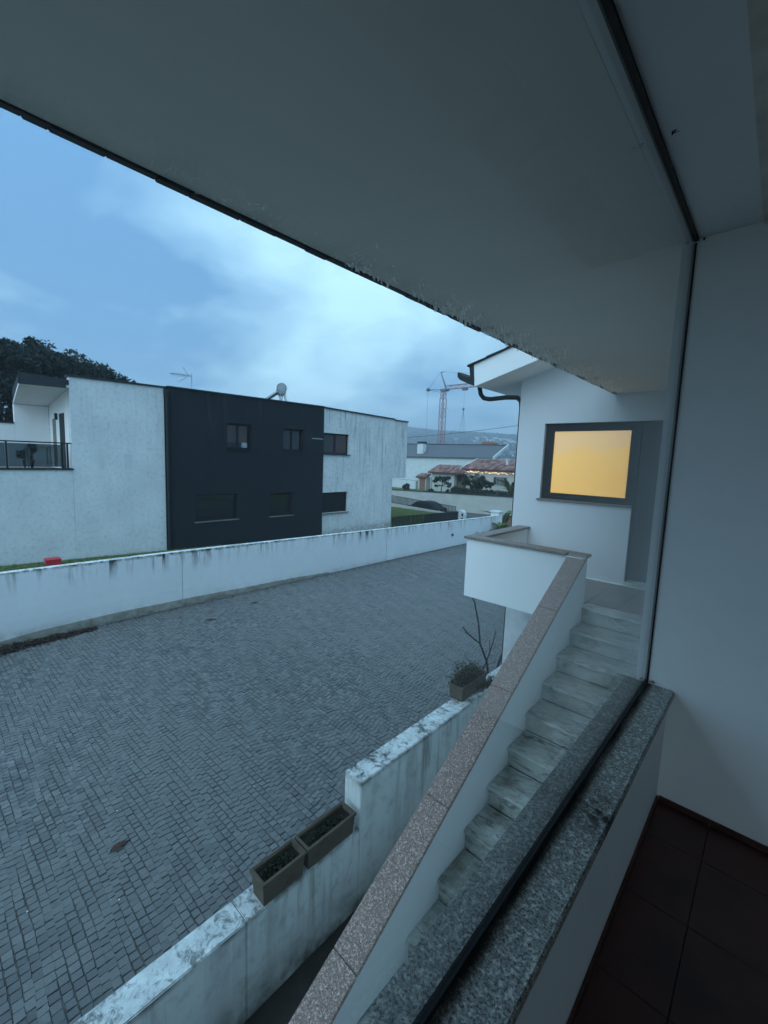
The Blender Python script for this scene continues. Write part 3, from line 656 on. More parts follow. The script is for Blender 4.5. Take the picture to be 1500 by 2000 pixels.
yy = .3+5.6*g.beta(2.6, 1.5, N); cl_ = .5+.5*np.sin(yy*9)+.4*np.sin(yy*23); keep = g.random(N) < np.clip(cl_, .12, 1); yy = yy[keep]; n_ = len(yy)
xx = -1.637+np.minimum(g.exponential(.06, n_), .30); hh = g.uniform(.006, .042, n_)*np.clip((yy-.1)/2.5, .3, 1); ww = g.uniform(.003, .010, n_); th = g.normal(1.57, .7, n_)
dx_ = np.stack([np.cos(th), np.sin(th), np.zeros(n_)], 1)*ww[:, None]; cen = np.stack([xx, yy, np.full(n_, ZC-.0006)], 1); dn = np.stack([g.normal(.004, .006, n_), g.normal(0, .004, n_), -hh], 1)
tag(quads('paint_flakes', np.stack([cen-dx_, cen+dx_, cen+dx_*.5+dn, cen-dx_*.7+dn], 1), M['flake'], vr), kind='stuff')
gm = MB(); y = -7.0
while y < 6.15:                                      # uneven tile and gutter edge beyond the soffit
    L = rng.uniform(.05, .22); e = min(y+L, 6.16); dx_ = rng.uniform(0, .007); dz_ = rng.uniform(-.002, .006)
    MB().box(-1.672-dx_, -1.6405, y+.0004, e, ZC-.006-dz_, ZC+.045).build('eave_edge', M['gutter'], vr, .003) if e > -.5 else None
    y += L
MB().box(-1.66, -1.64+.0, -4.4, 6.16, ZC+.046, ZC+.16).build('eave_board', M['gutter'], vr)
MB().box(-.40, 4.2, YE+.25, 6.16, ZC+.142, ZC+.3).build('roof_upstand', M['white_wall'], vr)

# ================================================================== NEIGHBOUR HOUSE
nh = thing('modern_house', 'flat-roofed modern house, white volumes either side of a dark clad block', 'house', (-17, 10, -3.75))
XH = -17.0
wins = [('window', 8.82, 9.93, .20, 1.26, 'blind'), ('window', 11.59, 12.73, .23, 1.235, 'curtain'), ('window', 7.45, 9.27, -2.79, -1.71, 'shutter'), ('window', 10.90, 12.12, -2.82, -1.75, 'shutter')]
def wall_with_holes(y0, y1, z0, ztopL, ztopR, holes, x, th, m, name):
    ys_ = sorted({y0, y1, *[h[0] for h in holes], *[h[1] for h in holes]}); mb_ = MB()
    for a, b in zip(ys_[:-1], ys_[1:]):
        hs_ = sorted([(h[2], h[3]) for h in holes if h[0] <= a+1e-6 and h[1] >= b-1e-6]); lo = z0
        tL = ztopL+(ztopR-ztopL)*(a-y0)/(y1-y0); tR = ztopL+(ztopR-ztopL)*(b-y0)/(y1-y0)
        for (h0, h1) in hs_: mb_.box(x-th, x, a, b, lo, h0); lo = h1
        mb_.prism([(a, lo), (b, lo), (b, tR), (a, tL)], 0, x-th, x)
    return mb_.build(name, m, nh)
wall_with_holes(6.47, 13.985, -4.3, 2.36, 2.44, [w[1:5] for w in wins], XH+.03, .35, M['neighbour_dark'], 'dark_cladding')
wall_with_holes(3.42, 6.33, -4.3, 2.28, 2.323, [], XH, .3, M['neighbour_white'], 'white_wall')
MB().box(XH-.3, XH-.05, 6.33, 6.47, -4.3, 2.36).build('recess_wall', M['neighbour_dark'], nh)
wall_with_holes(13.99, 19.38, -4.3, 2.42, 2.32, [(13.99, 15.78, .16, 1.21), (13.99, 15.78, -2.9, -1.83)], XH-.02, .35, M['neighbour_white2'], 'white_wall')
MB().box(XH-.42, XH-.06, 19.385, 20.68, -1.09, 2.27).build('white_wall', M['neighbour_white2'], nh)
MB().box(XH-.02-.35, XH-.06, 19.39, 20.68, -1.14, -1.092).build('slab_edge', M['neighbour_white2'], nh)
MB().box(-27, -17.43, 20.3, 20.68, -1.09, 2.27).build('white_wall', M['neighbour_white2'], nh)
MB().box(-27, XH-.40, 19.1, 19.37, -4.3, -1.1).build('white_wall', M['neighbour_white2'], nh)
MB().box(-19, -17.43, 19.39, 20.2, -1.14, -1.092).build('soffit', M['neighbour_white2'], nh)
# copings
def coping(y0, y1, zL, zR, x=XH): MB().hexa([(x-.42, y0, zL), (x+.06, y0, zL), (x+.06, y1, zR), (x-.42, y1, zR)], [(x-.42, y0, zL+.06), (x+.06, y0, zL+.06), (x+.06, y1, zR+.06), (x-.42, y1, zR+.06)]).build('coping', M['tile_coping'], nh, .006)
coping(3.38, 6.40, 2.282, 2.325); coping(6.44, 13.99, 2.362, 2.442, XH+.03); coping(14.0, 19.38, 2.422, 2.323); coping(19.40, 20.70, 2.272, 2.272, XH-.06)
MB().box(-27, XH-.36, 3.5, 20.2, 2.1, 2.28).build('roof', M['slate'], nh)
for w in wins+[('window', 14.0, 15.77, .16, 1.21, 'mixed'), ('window', 14.0, 15.77, -2.9, -1.83, 'shutter')]:
    _, y0, y1, z0, z1, kind = w; xw = XH-.13; t_ = .07
    mid = (y0+y1)/2
    mb_ = MB().box(xw-.05, xw, y0+.003, y1-.003, z1-t_, z1-.003).box(xw-.05, xw, y0+.003, y1-.003, z0+.003, z0+t_).box(xw-.05, xw, y0+.003, y0+t_, z0+t_, z1-t_).box(xw-.05, xw, y1-t_, y1-.003, z0+t_, z1-t_)
    if kind != 'shutter': mb_.box(xw-.05, xw, mid-.05, mid+.05, z0+t_, z1-t_)
    wo = mb_.build('window', M['dark_frame'], nh, .006)
    if kind == 'shutter':
        zz = z0+t_
        while zz < z1-t_-.01:                      # roller shutter slats
            MB().box(xw-.045, xw-.02, y0+t_, y1-t_, zz+.003, min(zz+.052, z1-t_)).build('slat', M['shutter'], wo); zz += .055
    else:
        for a, b in ((y0+t_, mid-.05), (mid+.05, y1-t_)):
            MB().box(xw-.035, xw-.027, a, b, z0+t_, z1-t_).build('pane', M['wg'], wo)
        if kind in ('curtain', 'mixed'):
            a, b = (y0+t_, y1-t_) if kind == 'curtain' else (y0+t_, mid-.05)
            cu = MB(); n_ = 24
            for q in range(n_):
                ya, yb = a+(b-a)*q/n_, a+(b-a)*(q+1)/n_; xo = .03*(q % 2); xo2 = .03*((q+1) % 2)
                cu.add([(xw-.06-xo, ya, z0), (xw-.06-xo2, yb, z0), (xw-.06-xo2, yb, z1), (xw-.06-xo, ya, z1)], [(0, 1, 2, 3)])
            cu.build('curtain', M['curtain'], wo)
        if kind in ('blind', 'mixed'):
            a, b = (y0+t_, y1-t_) if kind == 'blind' else (mid+.05, y1-t_)
            MB().box(xw-.075, xw-.06, a, b, z0+(.28 if kind == 'blind' else .0), z1).build('blind', M['brown_room'], wo)
        MB().box(xw-1.2, xw-.3, y0-.3, y1+.3, z0-.3, z0-.28).box(xw-1.25, xw-1.2, y0-.3, y1+.3, z0-.3, z1+.3).build('dark_room', M['shutter'], wo)
    MB().box(XH-.10, XH+.075, y0-.06, y1+.06 if y0 > 13.9 else y1+.07, z0-.045, z0-.003).build('window_sill', M['sill_stone'] if z0 < 0 else M['neighbour_dark'], nh, .004)
MB().box(XH+.034, XH+.045, 13.25, 13.93, .86, .885).build('trim_strip', M['far_white'], nh)
MB().tube([(XH+.10, 6.40, 2.28), (XH+.10, 6.40, -3.72)], .05, 10).build('downpipe', M['gutter'], nh)
MB().box(XH+.02, XH+.17, 6.31, 6.47, 2.06, 2.28).build('rainwater_head', M['gutter'], nh, .006)
MB().box(XH+.0005, XH+.006, 4.96, 5.20, -.70, -.15).build('patch', M['far_white'], nh)
# balcony
XB = -20.35
MB().box(XH-.3, XH, -6, 3.415, -4.3, -.72).build('white_wall', M['neighbour_white'], nh)
MB().box(XB, XH-.3, 3.42, 3.62, -4.3, 1.98).build('balcony_side_wall', M['white_wall'], nh)
MB().box(XB-.2, XB, 2.40, 3.41, -4.3, 1.5).build('balcony_back_wall', M['white_wall'], nh)
MB().box(XB-.2, XB, -6, 2.395, -4.3, .80).build('balcony_back_wall', M['white_wall'], nh)
MB().box(XB-.24, XB+.03, -6, 2.39, .802, .86).build('coping', M['tile_coping'], nh)
MB().box(XB, XH-.305, -6, 3.415, -.90, -.74).build('balcony_floor', M['sill_stone'], nh)
MB().box(XH-.30, XH+.05, -6, 3.44, -.718, -.665).build('balcony_kerb', M['tile_coping'], nh, .005)
MB().hexa([(XB-.1, 2.40, 1.50), (XH, 2.17, 1.90), (XH, 3.415, 1.92), (XB-.1, 3.415, 1.52)], [(XB-.1, 2.40, 1.58), (XH, 2.17, 2.0), (XH, 3.415, 2.0), (XB-.1, 3.415, 1.6)]).build('canopy_soffit', M['ceiling'], nh)
MB().hexa([(XH+.003, 2.14, 1.87), (XH+.06, 2.14, 1.87), (XH+.06, 3.33, 1.90), (XH+.003, 3.33, 1.90)], [(XH+.003, 2.14, 2.21), (XH+.06, 2.14, 2.21), (XH+.06, 3.33, 2.18), (XH+.003, 3.33, 2.18)]).build('fascia', M['tile_coping'], nh, .004)
MB().hexa([(XB-.1, 2.40, 1.60), (XH, 2.17, 2.005), (XH, 3.415, 2.005), (XB-.1, 3.415, 1.61)], [(XB-.1, 2.40, 2.0), (XH, 2.17, 2.2), (XH, 3.415, 2.17), (XB-.1, 3.415, 2.0)]).build('canopy_roof', M['tile_coping'], nh)
for (xa, xb, zb) in ((-18.60, -17.88, 1.17), (-19.72, -19.22, 1.03)):
    MB().box(xa, xb, 3.405, 3.419, -.70, zb).build('balcony_door', M['dark_frame'] if xa > -19 else M['sill_stone'], nh)
MB().box(-19.0, -18.9, 3.34, 3.419, .98, 1.2).build('wall_lamp', M['tile_coping'], nh)
rl = MB().box(XH-.06, XH+.0, -6, 3.41, .125, .165).build('handrail', M['dark_frame'], nh)
for yy_ in (3.15, 3.30, 1.78, .2, -1.4): MB().box(XH-.055, XH-.005, yy_-.025, yy_+.025, -.664, .124).build('rail_post', M['dark_frame'], nh)
for a, b in ((-1.37, .17), (.23, 1.75), (1.81, 3.12)): MB().box(XH-.035, XH-.027, a, b, -.62, .09).build('rail_glass', M['rail_glass'], nh)
# balcony table and pot seen through the glass
tb = thing('balcony_table', 'small white-legged table behind the smoked balcony glass', 'table', (-17.9, 2.7, -.74))
MB().box(-18.2, -17.6, 2.35, 3.0, -.03, .0).build('tabletop', M['steel'], tb)
for a in (-18.15, -17.65):
    for b in (2.4, 2.95): MB().box(a-.02, a+.02, b-.02, b+.02, -.74, -.032).build('leg', M['far_white'], tb)
bp = thing('potted_plant', 'dark potted plant behind the smoked balcony glass', 'plant', (-18.6, 2.5, -.74))
MB().tube([(-18.6, 2.5, -.74), (-18.6, 2.5, -.45)], .12, 10, r1=.17).build('pot', M['concrete_pot'], bp)
P, tt = leaves((-18.6, 2.5, -.15), (.3, .3, .28), 900, .04, 1.8, 10, .4, seed=20); quads('foliage', P, M['leaf_dark'], bp, tt)
# TV antenna
an = MB()
ax_, ay_ = -20.0, 8.68
an.tube([(ax_, ay_, 2.26), (ax_, ay_, 3.56)], .022, 6)
an.tube([(ax_, ay_+.03, 3.42), (ax_, ay_-.95, 3.40)], .014, 5)
for q in range(9):
    s_ = .30-.02*q; yq = ay_-.10-.09*q
    an.tube([(ax_-s_, yq, 3.42), (ax_+s_, yq, 3.42)], .008, 4)
for q in range(4): an.tube([(ax_, ay_-.12, 3.42), (ax_+(.25 if q % 2 else -.25), ay_-.45-.04*q, 3.42+(.30 if q < 2 else -.30))], .009, 4)
an.tube([(ax_, ay_-.95, 3.40), (ax_, ay_-.70, 3.33), (ax_, ay_-.30, 3.36)], .010, 4); an.tube([(ax_, ay_-.95, 3.40), (ax_, ay_-.70, 3.47), (ax_, ay_-.30, 3.46)], .010, 4)
tag(an.build('tv_antenna', M['steel']), 'thin TV antenna on a mast above the dark clad roof', 'antenna')
# solar water heater
sh = thing('solar_heater', 'solar water heater with round tank and sloping tubes on the dark roof', 'solar heater', (-19, 12.8, 2.28))
D_ = Vector((.84, -.54, 0)); L_ = Vector((-.54, -.84, 0)); T0 = Vector((-19.0, 12.84, 3.40)); Zv = Vector((0, 0, 1))
fp = lambda d, l, z: T0+D_*d+L_*l+Zv*z
MB().tube([fp(-1.3, 0, 0), fp(0, 0, 0)], .265, 28).build('tank', M['steel'], sh, .012)
for rr_, dd_, m_ in ((.22, .012, 'tile_coping'), (.19, .02, 'steel'), (.11, .028, 'tile_coping'), (.085, .036, 'steel')): MB().tube([fp(.001, 0, 0), fp(dd_, 0, 0)], rr_, 24).build('tank_ring', M[m_], sh, .003)
for q in range(9): MB().tube([fp(-.1-q*.13, .16, -.12), fp(-.1-q*.13, 1.35, -.98)], .028, 6).build('tube', M['steel'] if q % 2 else M['tile_coping'], sh)
for d in (-.02, -1.25):
    for p, q in (((d, .1, -.2), (d, -.12, -1.12)), ((d, -.1, -.2), (d, .12, -1.12)), ((d, -.16, -.16), (d, -.34, -1.12)), ((d, .2, -.18), (d, 1.35, -1.04)), ((d, -.36, -1.1), (d, 1.35, -1.1))):
        MB().tube([fp(*p), fp(*q)], .022, 5).build('strut', M['steel'], sh)
MB().tube([fp(-1.25, .08, -.19), fp(-.02, .08, -.19)], .02, 5).build('strut', M['steel'], sh)
# red crate on the grass behind the wall
rc = thing('red_box', 'small red plastic box on the grass behind the street wall', 'box', (-16.2, 2.64, -3.68))
rb = MB(); x0, x1, y0, y1 = -16.36, -16.04, 2.47, 2.80; t_ = .015
rb.add([(x0, y0, -3.68), (x1, y0, -3.68), (x1, y1, -3.68), (x0, y1, -3.68), (x0-.02, y0-.02, -3.46), (x1+.02, y0-.02, -3.46), (x1+.02, y1+.02, -3.46), (x0-.02, y1+.02, -3.46), (x0, y0, -3.46), (x1, y0, -3.46), (x1, y1, -3.46), (x0, y1, -3.46), (x0+.02, y0+.02, -3.62), (x1-.02, y0+.02, -3.62), (x1-.02, y1-.02, -3.62), (x0+.02, y1-.02, -3.62)],
       [(0, 3, 2, 1)]+[(i, (i+1) % 4, (i+1) % 4+4, i+4) for i in range(4)]+[(i+4, (i+1) % 4+4, (i+1) % 4+8, i+8) for i in range(4)]+[(i+8, (i+1) % 4+8, (i+1) % 4+12, i+12) for i in range(4)]+[(12, 13, 14, 15)])
rb.build('bin_body', M['red'], rc)
MB().box(x0-.03, x1+.03, y0-.03, y1+.03, -3.458, -3.43).build('lid', M['red'], rc, .006)

# ================================================================== TREES, FENCES, HOUSES BEYOND
S = 1.143
pt_ = thing('pine_tree', 'broad dark pine tree rising behind the white house', 'tree', (-41, 4.5, gz(4)))
MB().tube([(-41, 4.5, -4), (-41.1, 4.3, -1), (-40.8, 4.8, 3)], .38, 10, r1=.22).tube([(-41, 4.4, 0), (-40.5, 7, 2.5), (-40, 9.5, 4)], .16, 7, r1=.06).tube([(-41, 4.4, .5), (-40.5, 2, 3), (-40, -1, 5)], .16, 7, r1=.06).build('trunk', M['bark'], pt_)
PP = []; TT = []
for ce, ra, n, cl, sd in (((-40.5, 6.4, 5.0), (4.2, 5.2, 2.1), 26000, 150, 1), ((-40.5, 10.3, 4.7), (3.5, 2.9, 1.6), 9500, 55, 2), ((-41, 5.5, 6.0), (3.5, 4.2, 1.7), 9000, 60, 5), ((-40.5, 0.5, 4.2), (4.5, 5.5, 2.3), 15000, 80, 3), ((-41, 3.0, 1.2), (4, 6.5, 2.6), 14000, 90, 4)):
    P, t = leaves(ce, ra, n, .17, 3.2, cl, .17, .25, .5, seed=sd); PP.append(P); TT.append(t)
quads('crown', np.concatenate(PP), M['pine'], pt_, np.concatenate(TT))
# picket fence from the house corner, solid gate panels at its end
def fence_pts(a, b, n): return [Vector(a).lerp(Vector(b), i/(n-1)) for i in range(n)]
f1 = thing('picket_fence', 'black metal picket fence beside the lawn at the white house corner', 'fence', (-16.9, 20, -4.25))
A, B = Vector((-16.93, 19.45, 0)), Vector((-16.72, 22.35, 0))
for q, p in enumerate(fence_pts(A, B, 24)): MB().box(p.x-.022, p.x+.022, p.y-.024, p.y+.024, -4.30, -3.515).build('picket', M['black'], f1)
MB().tube([(A.x, A.y, -3.50), (B.x, B.y, -3.50)], .022, 6).build('rail', M['black'], f1)
MB().tube([(A.x, A.y, -4.20), (B.x, B.y, -4.20)], .022, 6).build('rail', M['black'], f1)
f1b = thing('solid_gate', 'long black solid metal gate continuing the picket fence', 'gate', (-16.6, 24, -4.3))
A, B = Vector((-16.71, 22.42, 0)), Vector((-16.42, 25.85, 0))
gpts = fence_pts(A, B, 8)
for a, b in zip(gpts[:-1], gpts[1:]):
    MB().hexa([(a.x-.02, a.y+.01, -4.42), (a.x+.02, a.y+.01, -4.42), (b.x+.02, b.y-.01, -4.42), (b.x-.02, b.y-.01, -4.42)], [(a.x-.02, a.y+.01, -3.53), (a.x+.02, a.y+.01, -3.53), (b.x+.02, b.y-.01, -3.53), (b.x-.02, b.y-.01, -3.53)]).build('panel', M['gutter'], f1b)
MB().tube([(A.x, A.y, -3.505), (B.x, B.y, -3.505)], .022, 6).build('top_rail', M['black'], f1b)
gpst = thing('gate_post', 'small white rounded post with two dark openings at the gate end', 'post', (-16.2, 26, -4.4))
MB().prism([(-16.42, -4.6), (-15.98, -4.6), (-15.98, -3.72), (-16.02, -3.58), (-16.10, -3.47), (-16.22, -3.41), (-16.42, -3.40)], 1, 25.95, 26.3).build('body', M['far_white'], gpst)
for z0, z1 in ((-3.83, -3.62), (-4.1, -3.93)): MB().box(-16.17, -16.03, 25.935, 25.949, z0, z1).build('opening', M['black'], gpst)
f2 = thing('railing_fence', 'black railing on a low white base along the far side of the lawn', 'fence', (-23, 31.5, -4.5))
XL, XR = -33.5, -20.2; zl = lambda x: -3.55-(x+27.5)*.0493; zb = lambda x: -4.29-(x+27.5)*.033
MB().hexa([(XL, 31.4, -6.3), (XR, 31.4, -6.3), (XR, 31.6, -6.3), (XL, 31.6, -6.3)], [(XL, 31.4, zb(XL)), (XR, 31.4, zb(XR)), (XR, 31.6, zb(XR)), (XL, 31.6, zb(XL))]).build('base_wall', M['beige'], f2)
x = XL+.05
while x < XR:
    MB().box(x-.024, x+.024, 31.48, 31.52, zb(x), zl(x)).build('baluster', M['black'], f2); x += .145
for dz in (0.0,): MB().tube([(XL, 31.5, zl(XL)+.012), (XR, 31.5, zl(XR)+.012)], .026, 6).build('rail', M['black'], f2)
MB().tube([(XL, 31.5, zb(XL)+.07), (XR, 31.5, zb(XR)+.07)], .018, 6).build('rail', M['black'], f2)
# dark car parked behind the railing
car = thing('parked_car', 'dark parked car with curved roof half hidden by the black railing', 'car', (-23, 34, -5.35))
def carbody(cx, cy, cz):
    L, Wd = 4.1, 1.7
    prof = [(-2.05, .35), (-2.05, .72), (-1.9, .86), (-1.15, .98), (-.55, 1.36), (-.1, 1.46), (.55, 1.44), (1.15, 1.25), (1.6, 1.0), (2.0, .9), (2.05, .6), (2.05, .35)]
    MB().prism([(cx+a, cz+b) for a, b in prof[:3]+[(-1.15, .95), (1.65, .97)]+prof[-3:]], 1, cy-Wd/2, cy+Wd/2).build('body', M['tile_coping'], car, .04)
    MB().prism([(cx+a, cz+b-.05) for a, b in [(-1.1, .99), (-.55, 1.34), (-.1, 1.42), (.55, 1.40), (1.1, 1.22), (1.55, .99)]], 1, cy-Wd/2+.09, cy+Wd/2-.09).build('window', M['gutter'], car)
    mb_ = MB(); top = [(-1.15, .98), (-.55, 1.36), (-.1, 1.46), (.55, 1.44), (1.15, 1.25), (1.6, 1.0)]
    for (a, b), (c_, d) in zip(top[:-1], top[1:]):
        mb_.hexa([(cx+a, cy-Wd/2+.06, cz+b-.045), (cx+c_, cy-Wd/2+.06, cz+d-.045), (cx+c_, cy+Wd/2-.06, cz+d-.045), (cx+a, cy+Wd/2-.06, cz+b-.045)], [(cx+a, cy-Wd/2+.06, cz+b), (cx+c_, cy-Wd/2+.06, cz+d), (cx+c_, cy+Wd/2-.06, cz+d), (cx+a, cy+Wd/2-.06, cz+b)])
    mb_.build('roof', M['tile_coping'], car)
    for a in (-1.3, 1.3):
        for b in (-1, 1): MB().tube([(cx+a, cy+b*(Wd/2-.2), cz+.32), (cx+a, cy+b*(Wd/2+.01), cz+.32)], .32, 16).build('wheel', M['black'], car)
    MB().box(cx+1.93, cx+2.06, cy-.8, cy-.5, cz+.68, cz+.8).build('headlight', M['far_white'], car)
carbody(-25.3, 33.9, -5.42)
# garden wall
gw = thing('garden_wall', 'long plain beige garden wall with thin dark coping below the tiled house', 'wall', (-22, 36, -4.6))
zt = lambda x: -3.41+(x+31.3)*.027
MB().hexa([(-50, 36, -6.3), (-8, 36, -6.3), (-8, 36.25, -6.3), (-50, 36.25, -6.3)], [(-50, 36, zt(-50)), (-8, 36, zt(-8)), (-8, 36.25, zt(-8)), (-50, 36.25, zt(-50))]).build('wall', M['beige'], gw)
MB().hexa([(-50, 35.95, zt(-50)+.002), (-8, 35.95, zt(-8)+.002), (-8, 36.3, zt(-8)+.002), (-50, 36.3, zt(-50)+.002)], [(-50, 35.95, zt(-50)+.08), (-8, 35.95, zt(-8)+.08), (-8, 36.3, zt(-8)+.08), (-50, 36.3, zt(-50)+.08)]).build('coping', M['tile_coping'], gw)
lbw = tag(MB().box(-15.6, -10.9, 29, 29.25, -4.5, -3.78).build('low_brown_wall', M['brown_room']), 'low dark brown wall between the white post and the street end pillar', 'wall')
tag(MB().box(-60, -5, 36.3, 75, -6.3, -3.42).build('garden_terrace', M['lawn']), kind='structure')
# house with clay roof and string lights
def tileroof(name, par, x0, x1, ye, ze, yr, zr, pitch=.29):
    mb_ = MB(); n_ = int((x1-x0)/pitch)
    L = Vector((0, yr-ye, zr-ze)); nrm = Vector((0, -(zr-ze), yr-ye)).normalized(); rows = 5
    for i in range(n_):
        cx = x0+(i+.5)*pitch
        for r_ in range(rows):
            a = Vector((cx, ye, ze))+L*(r_/rows)-L*.02; b = Vector((cx, ye, ze))+L*((r_+1)/rows); t = rng.random(); vs = []
            for p_, lift in ((a, .045), (b, .012)):
                for q in range(6):
                    an_ = math.pi*q/5; vs.append(tuple(p_+Vector((math.cos(an_)*pitch*.33, 0, 0))+nrm*(math.sin(an_)*.13+lift)))
            mb_.add(vs, [(q, q+1, q+7, q+6) for q in range(5)]+[(5, 4, 3, 2, 1, 0)], t)
    mb_.add([(x0, ye, ze), (x1, ye, ze), (x1, yr, zr), (x0, yr, zr), (x0, ye, ze-.1), (x1, ye, ze-.1), (x1, yr, zr-.1), (x0, yr, zr-.1)], [(0, 1, 2, 3), (4, 7, 6, 5), (0, 4, 5, 1), (1, 5, 6, 2), (2, 6, 7, 3), (3, 7, 4, 0)], 0)
    o = mb_.build(name, M['rooftile_red'], par, tint=True); o['kind'] = 'stuff'; return o
h2 = thing('tiled_house', 'low beige house with clay tile roof and lit string lights along its eave', 'house', (-21, 41.5, -3.4))
MB().box(-25.4, -11, 41.3, 48, -3.5, -.85).build('wall', M['beige'], h2)
tileroof('roof', h2, -25.9, -10.5, 40.9, -.80, 44.2, .27)
MB().hexa([(-25.98, 40.85, -.86), (-25.86, 40.85, -.86), (-25.86, 44.3, .30), (-25.98, 44.3, .30)], [(-25.98, 40.85, -.70), (-25.86, 40.85, -.70), (-25.86, 44.3, .42), (-25.98, 44.3, .42)]).build('verge', M['far_white'], h2)
MB().box(-25.9, -10.5, 44.2, 44.4, .20, .40).build('ridge', M['far_white'], h2)
MB().box(-21.4, -21.15, 42.4, 42.6, -.2, .42).box(-21.5, -21.05, 42.35, 42.65, .42, .48).build('chimney', M['far_white'], h2)
wo = MB().box(-22.12, -20.55, 41.24, 41.297, -2.34, -1.42).build('window', M['beige_frame'], h2)
for a in range(4): MB().box(-22.04+a*.37, -21.72+a*.37, 41.225, 41.238, -2.26, -1.50).build('pane', M['curtain'] if a % 3 else M['tile_coping'], wo)
slt = thing('string_lights', 'warm white string lights zigzagging under the clay roof eave', 'lights', (-22, 40.8, -1))
mbw = MB(); prev = None; mb_ = MB()
for q in range(62):
    x = -25.3+q*.165; z = -.98-.05*math.sin(q*1.1)-.05*(q % 3 == 0)-.02*rng.random()*3; p = (x, 40.80, z)
    if prev: mbw.tube([prev, p], .006, 3)
    prev = p
    if rng.random() > .18: mb_.tube([(x, 40.78, z-.006), (x, 40.78, z-.006-rng.uniform(.03, .075))], rng.uniform(.018, .034), 6)
mbw.build('wire', M['black'], slt); mb_.build('bulbs', M['bulb'], slt)['kind'] = 'stuff'
gr = thing('garage', 'small beige garage with clay tile roof left of the tiled house', 'garage', (-27.5, 40.5, -3.4))
MB().box(-29.35, -26.3, 40.3, 44, -3.5, -1.38).build('wall', M['beige'], gr)
MB().box(-26.298, -25.45, 40.8, 44, -3.5, -1.38).build('link_wall', M['concrete_pot'], gr)
tileroof('roof', gr, -29.75, -25.1, 40.0, -1.33, 42.2, -.52)
MB().hexa([(-29.85, 39.95, -1.42), (-29.72, 39.95, -1.42), (-29.72, 42.3, -.52), (-29.85, 42.3, -.52)], [(-29.85, 39.95, -1.28), (-29.72, 39.95, -1.28), (-29.72, 42.3, -.42), (-29.85, 42.3, -.42)]).build('verge', M['far_white'], gr)
MB().tube([(-29.42, 40.2, -1.4), (-29.42, 40.2, -3.4)], .04, 6).build('downpipe', M['far_white'], gr)
sd_ = thing('garden_shed', 'tiny tiled shed with brown door left of the garage', 'shed', (-30.5, 40, -3.4))
MB().box(-31.1, -29.95, 40.02, 41.2, -3.5, -1.95).build('wall', M['beige'], sd_)
tileroof('roof', sd_, -31.35, -29.9, 39.85, -1.98, 41.0, -1.62)
MB().box(-30.85, -30.05, 39.99, 40.018, -3.5, -2.05).build('door', M['brown_room'], sd_)
tag(MB().box(-36, -31.45, 40, 40.2, -3.5, -2.45).build('white_garden_wall', M['far_white']), 'bright white garden wall left of the tiny shed', 'wall')
tag(MB().box(-35.6, -35.3, 39.7, 39.95, -3.5, -2.3).build('garden_post', M['tile_coping']), 'dark post at the left end of the bright white garden wall', 'post')
wh = thing('slate_house', 'long white house with grey slate roof and white chimney', 'house', (-39, 57, -3.5))
MB().box(-60, -30.75, 57.1, 66, -3.6, .55).build('wall', M['far_white'], wh)
MB().hexa([(-60, 56.8, .35), (-30.7, 56.8, .55), (-30.7, 61, 2.52), (-60, 61, 2.75)], [(-60, 56.8, .50), (-30.7, 56.8, .70), (-30.7, 61, 2.68), (-60, 61, 2.92)]).build('roof', M['slate'], wh)
MB().hexa([(-60, 60.9, 2.80), (-30.6, 60.9, 2.56), (-30.6, 61.2, 2.56), (-60, 61.2, 2.80)], [(-60, 60.9, 2.99), (-30.6, 60.9, 2.76), (-30.6, 61.2, 2.76), (-60, 61.2, 2.99)]).build('ridge', M['tile_coping'], wh)
MB().hexa([(-30.695, 56.7, .40), (-30.50, 56.7, .40), (-30.50, 61.1, 2.5), (-30.695, 61.1, 2.5)], [(-30.695, 56.7, .80), (-30.50, 56.7, .80), (-30.50, 61.1, 2.86), (-30.695, 61.1, 2.86)]).build('verge', M['far_white'], wh)
ch = MB().box(-45.4, -44.2, 57.8, 58.7, .6, 2.75).build('chimney', M['far_white'], wh)
MB().box(-45.45, -44.15, 57.75, 58.75, 2.752, 3.1).build('chimney_cap', M['tile_coping'], ch)
tag(MB().prism([(-38.2, 2.3), (-35.6, 2.3), (-35.9, 3.35), (-36.4, 3.5), (-37.6, 3.5), (-38.0, 3.3)], 1, 66, 68).build('far_chimney', M['brown_room']), 'small brown chimney block showing above the slate roof ridge', 'chimney')
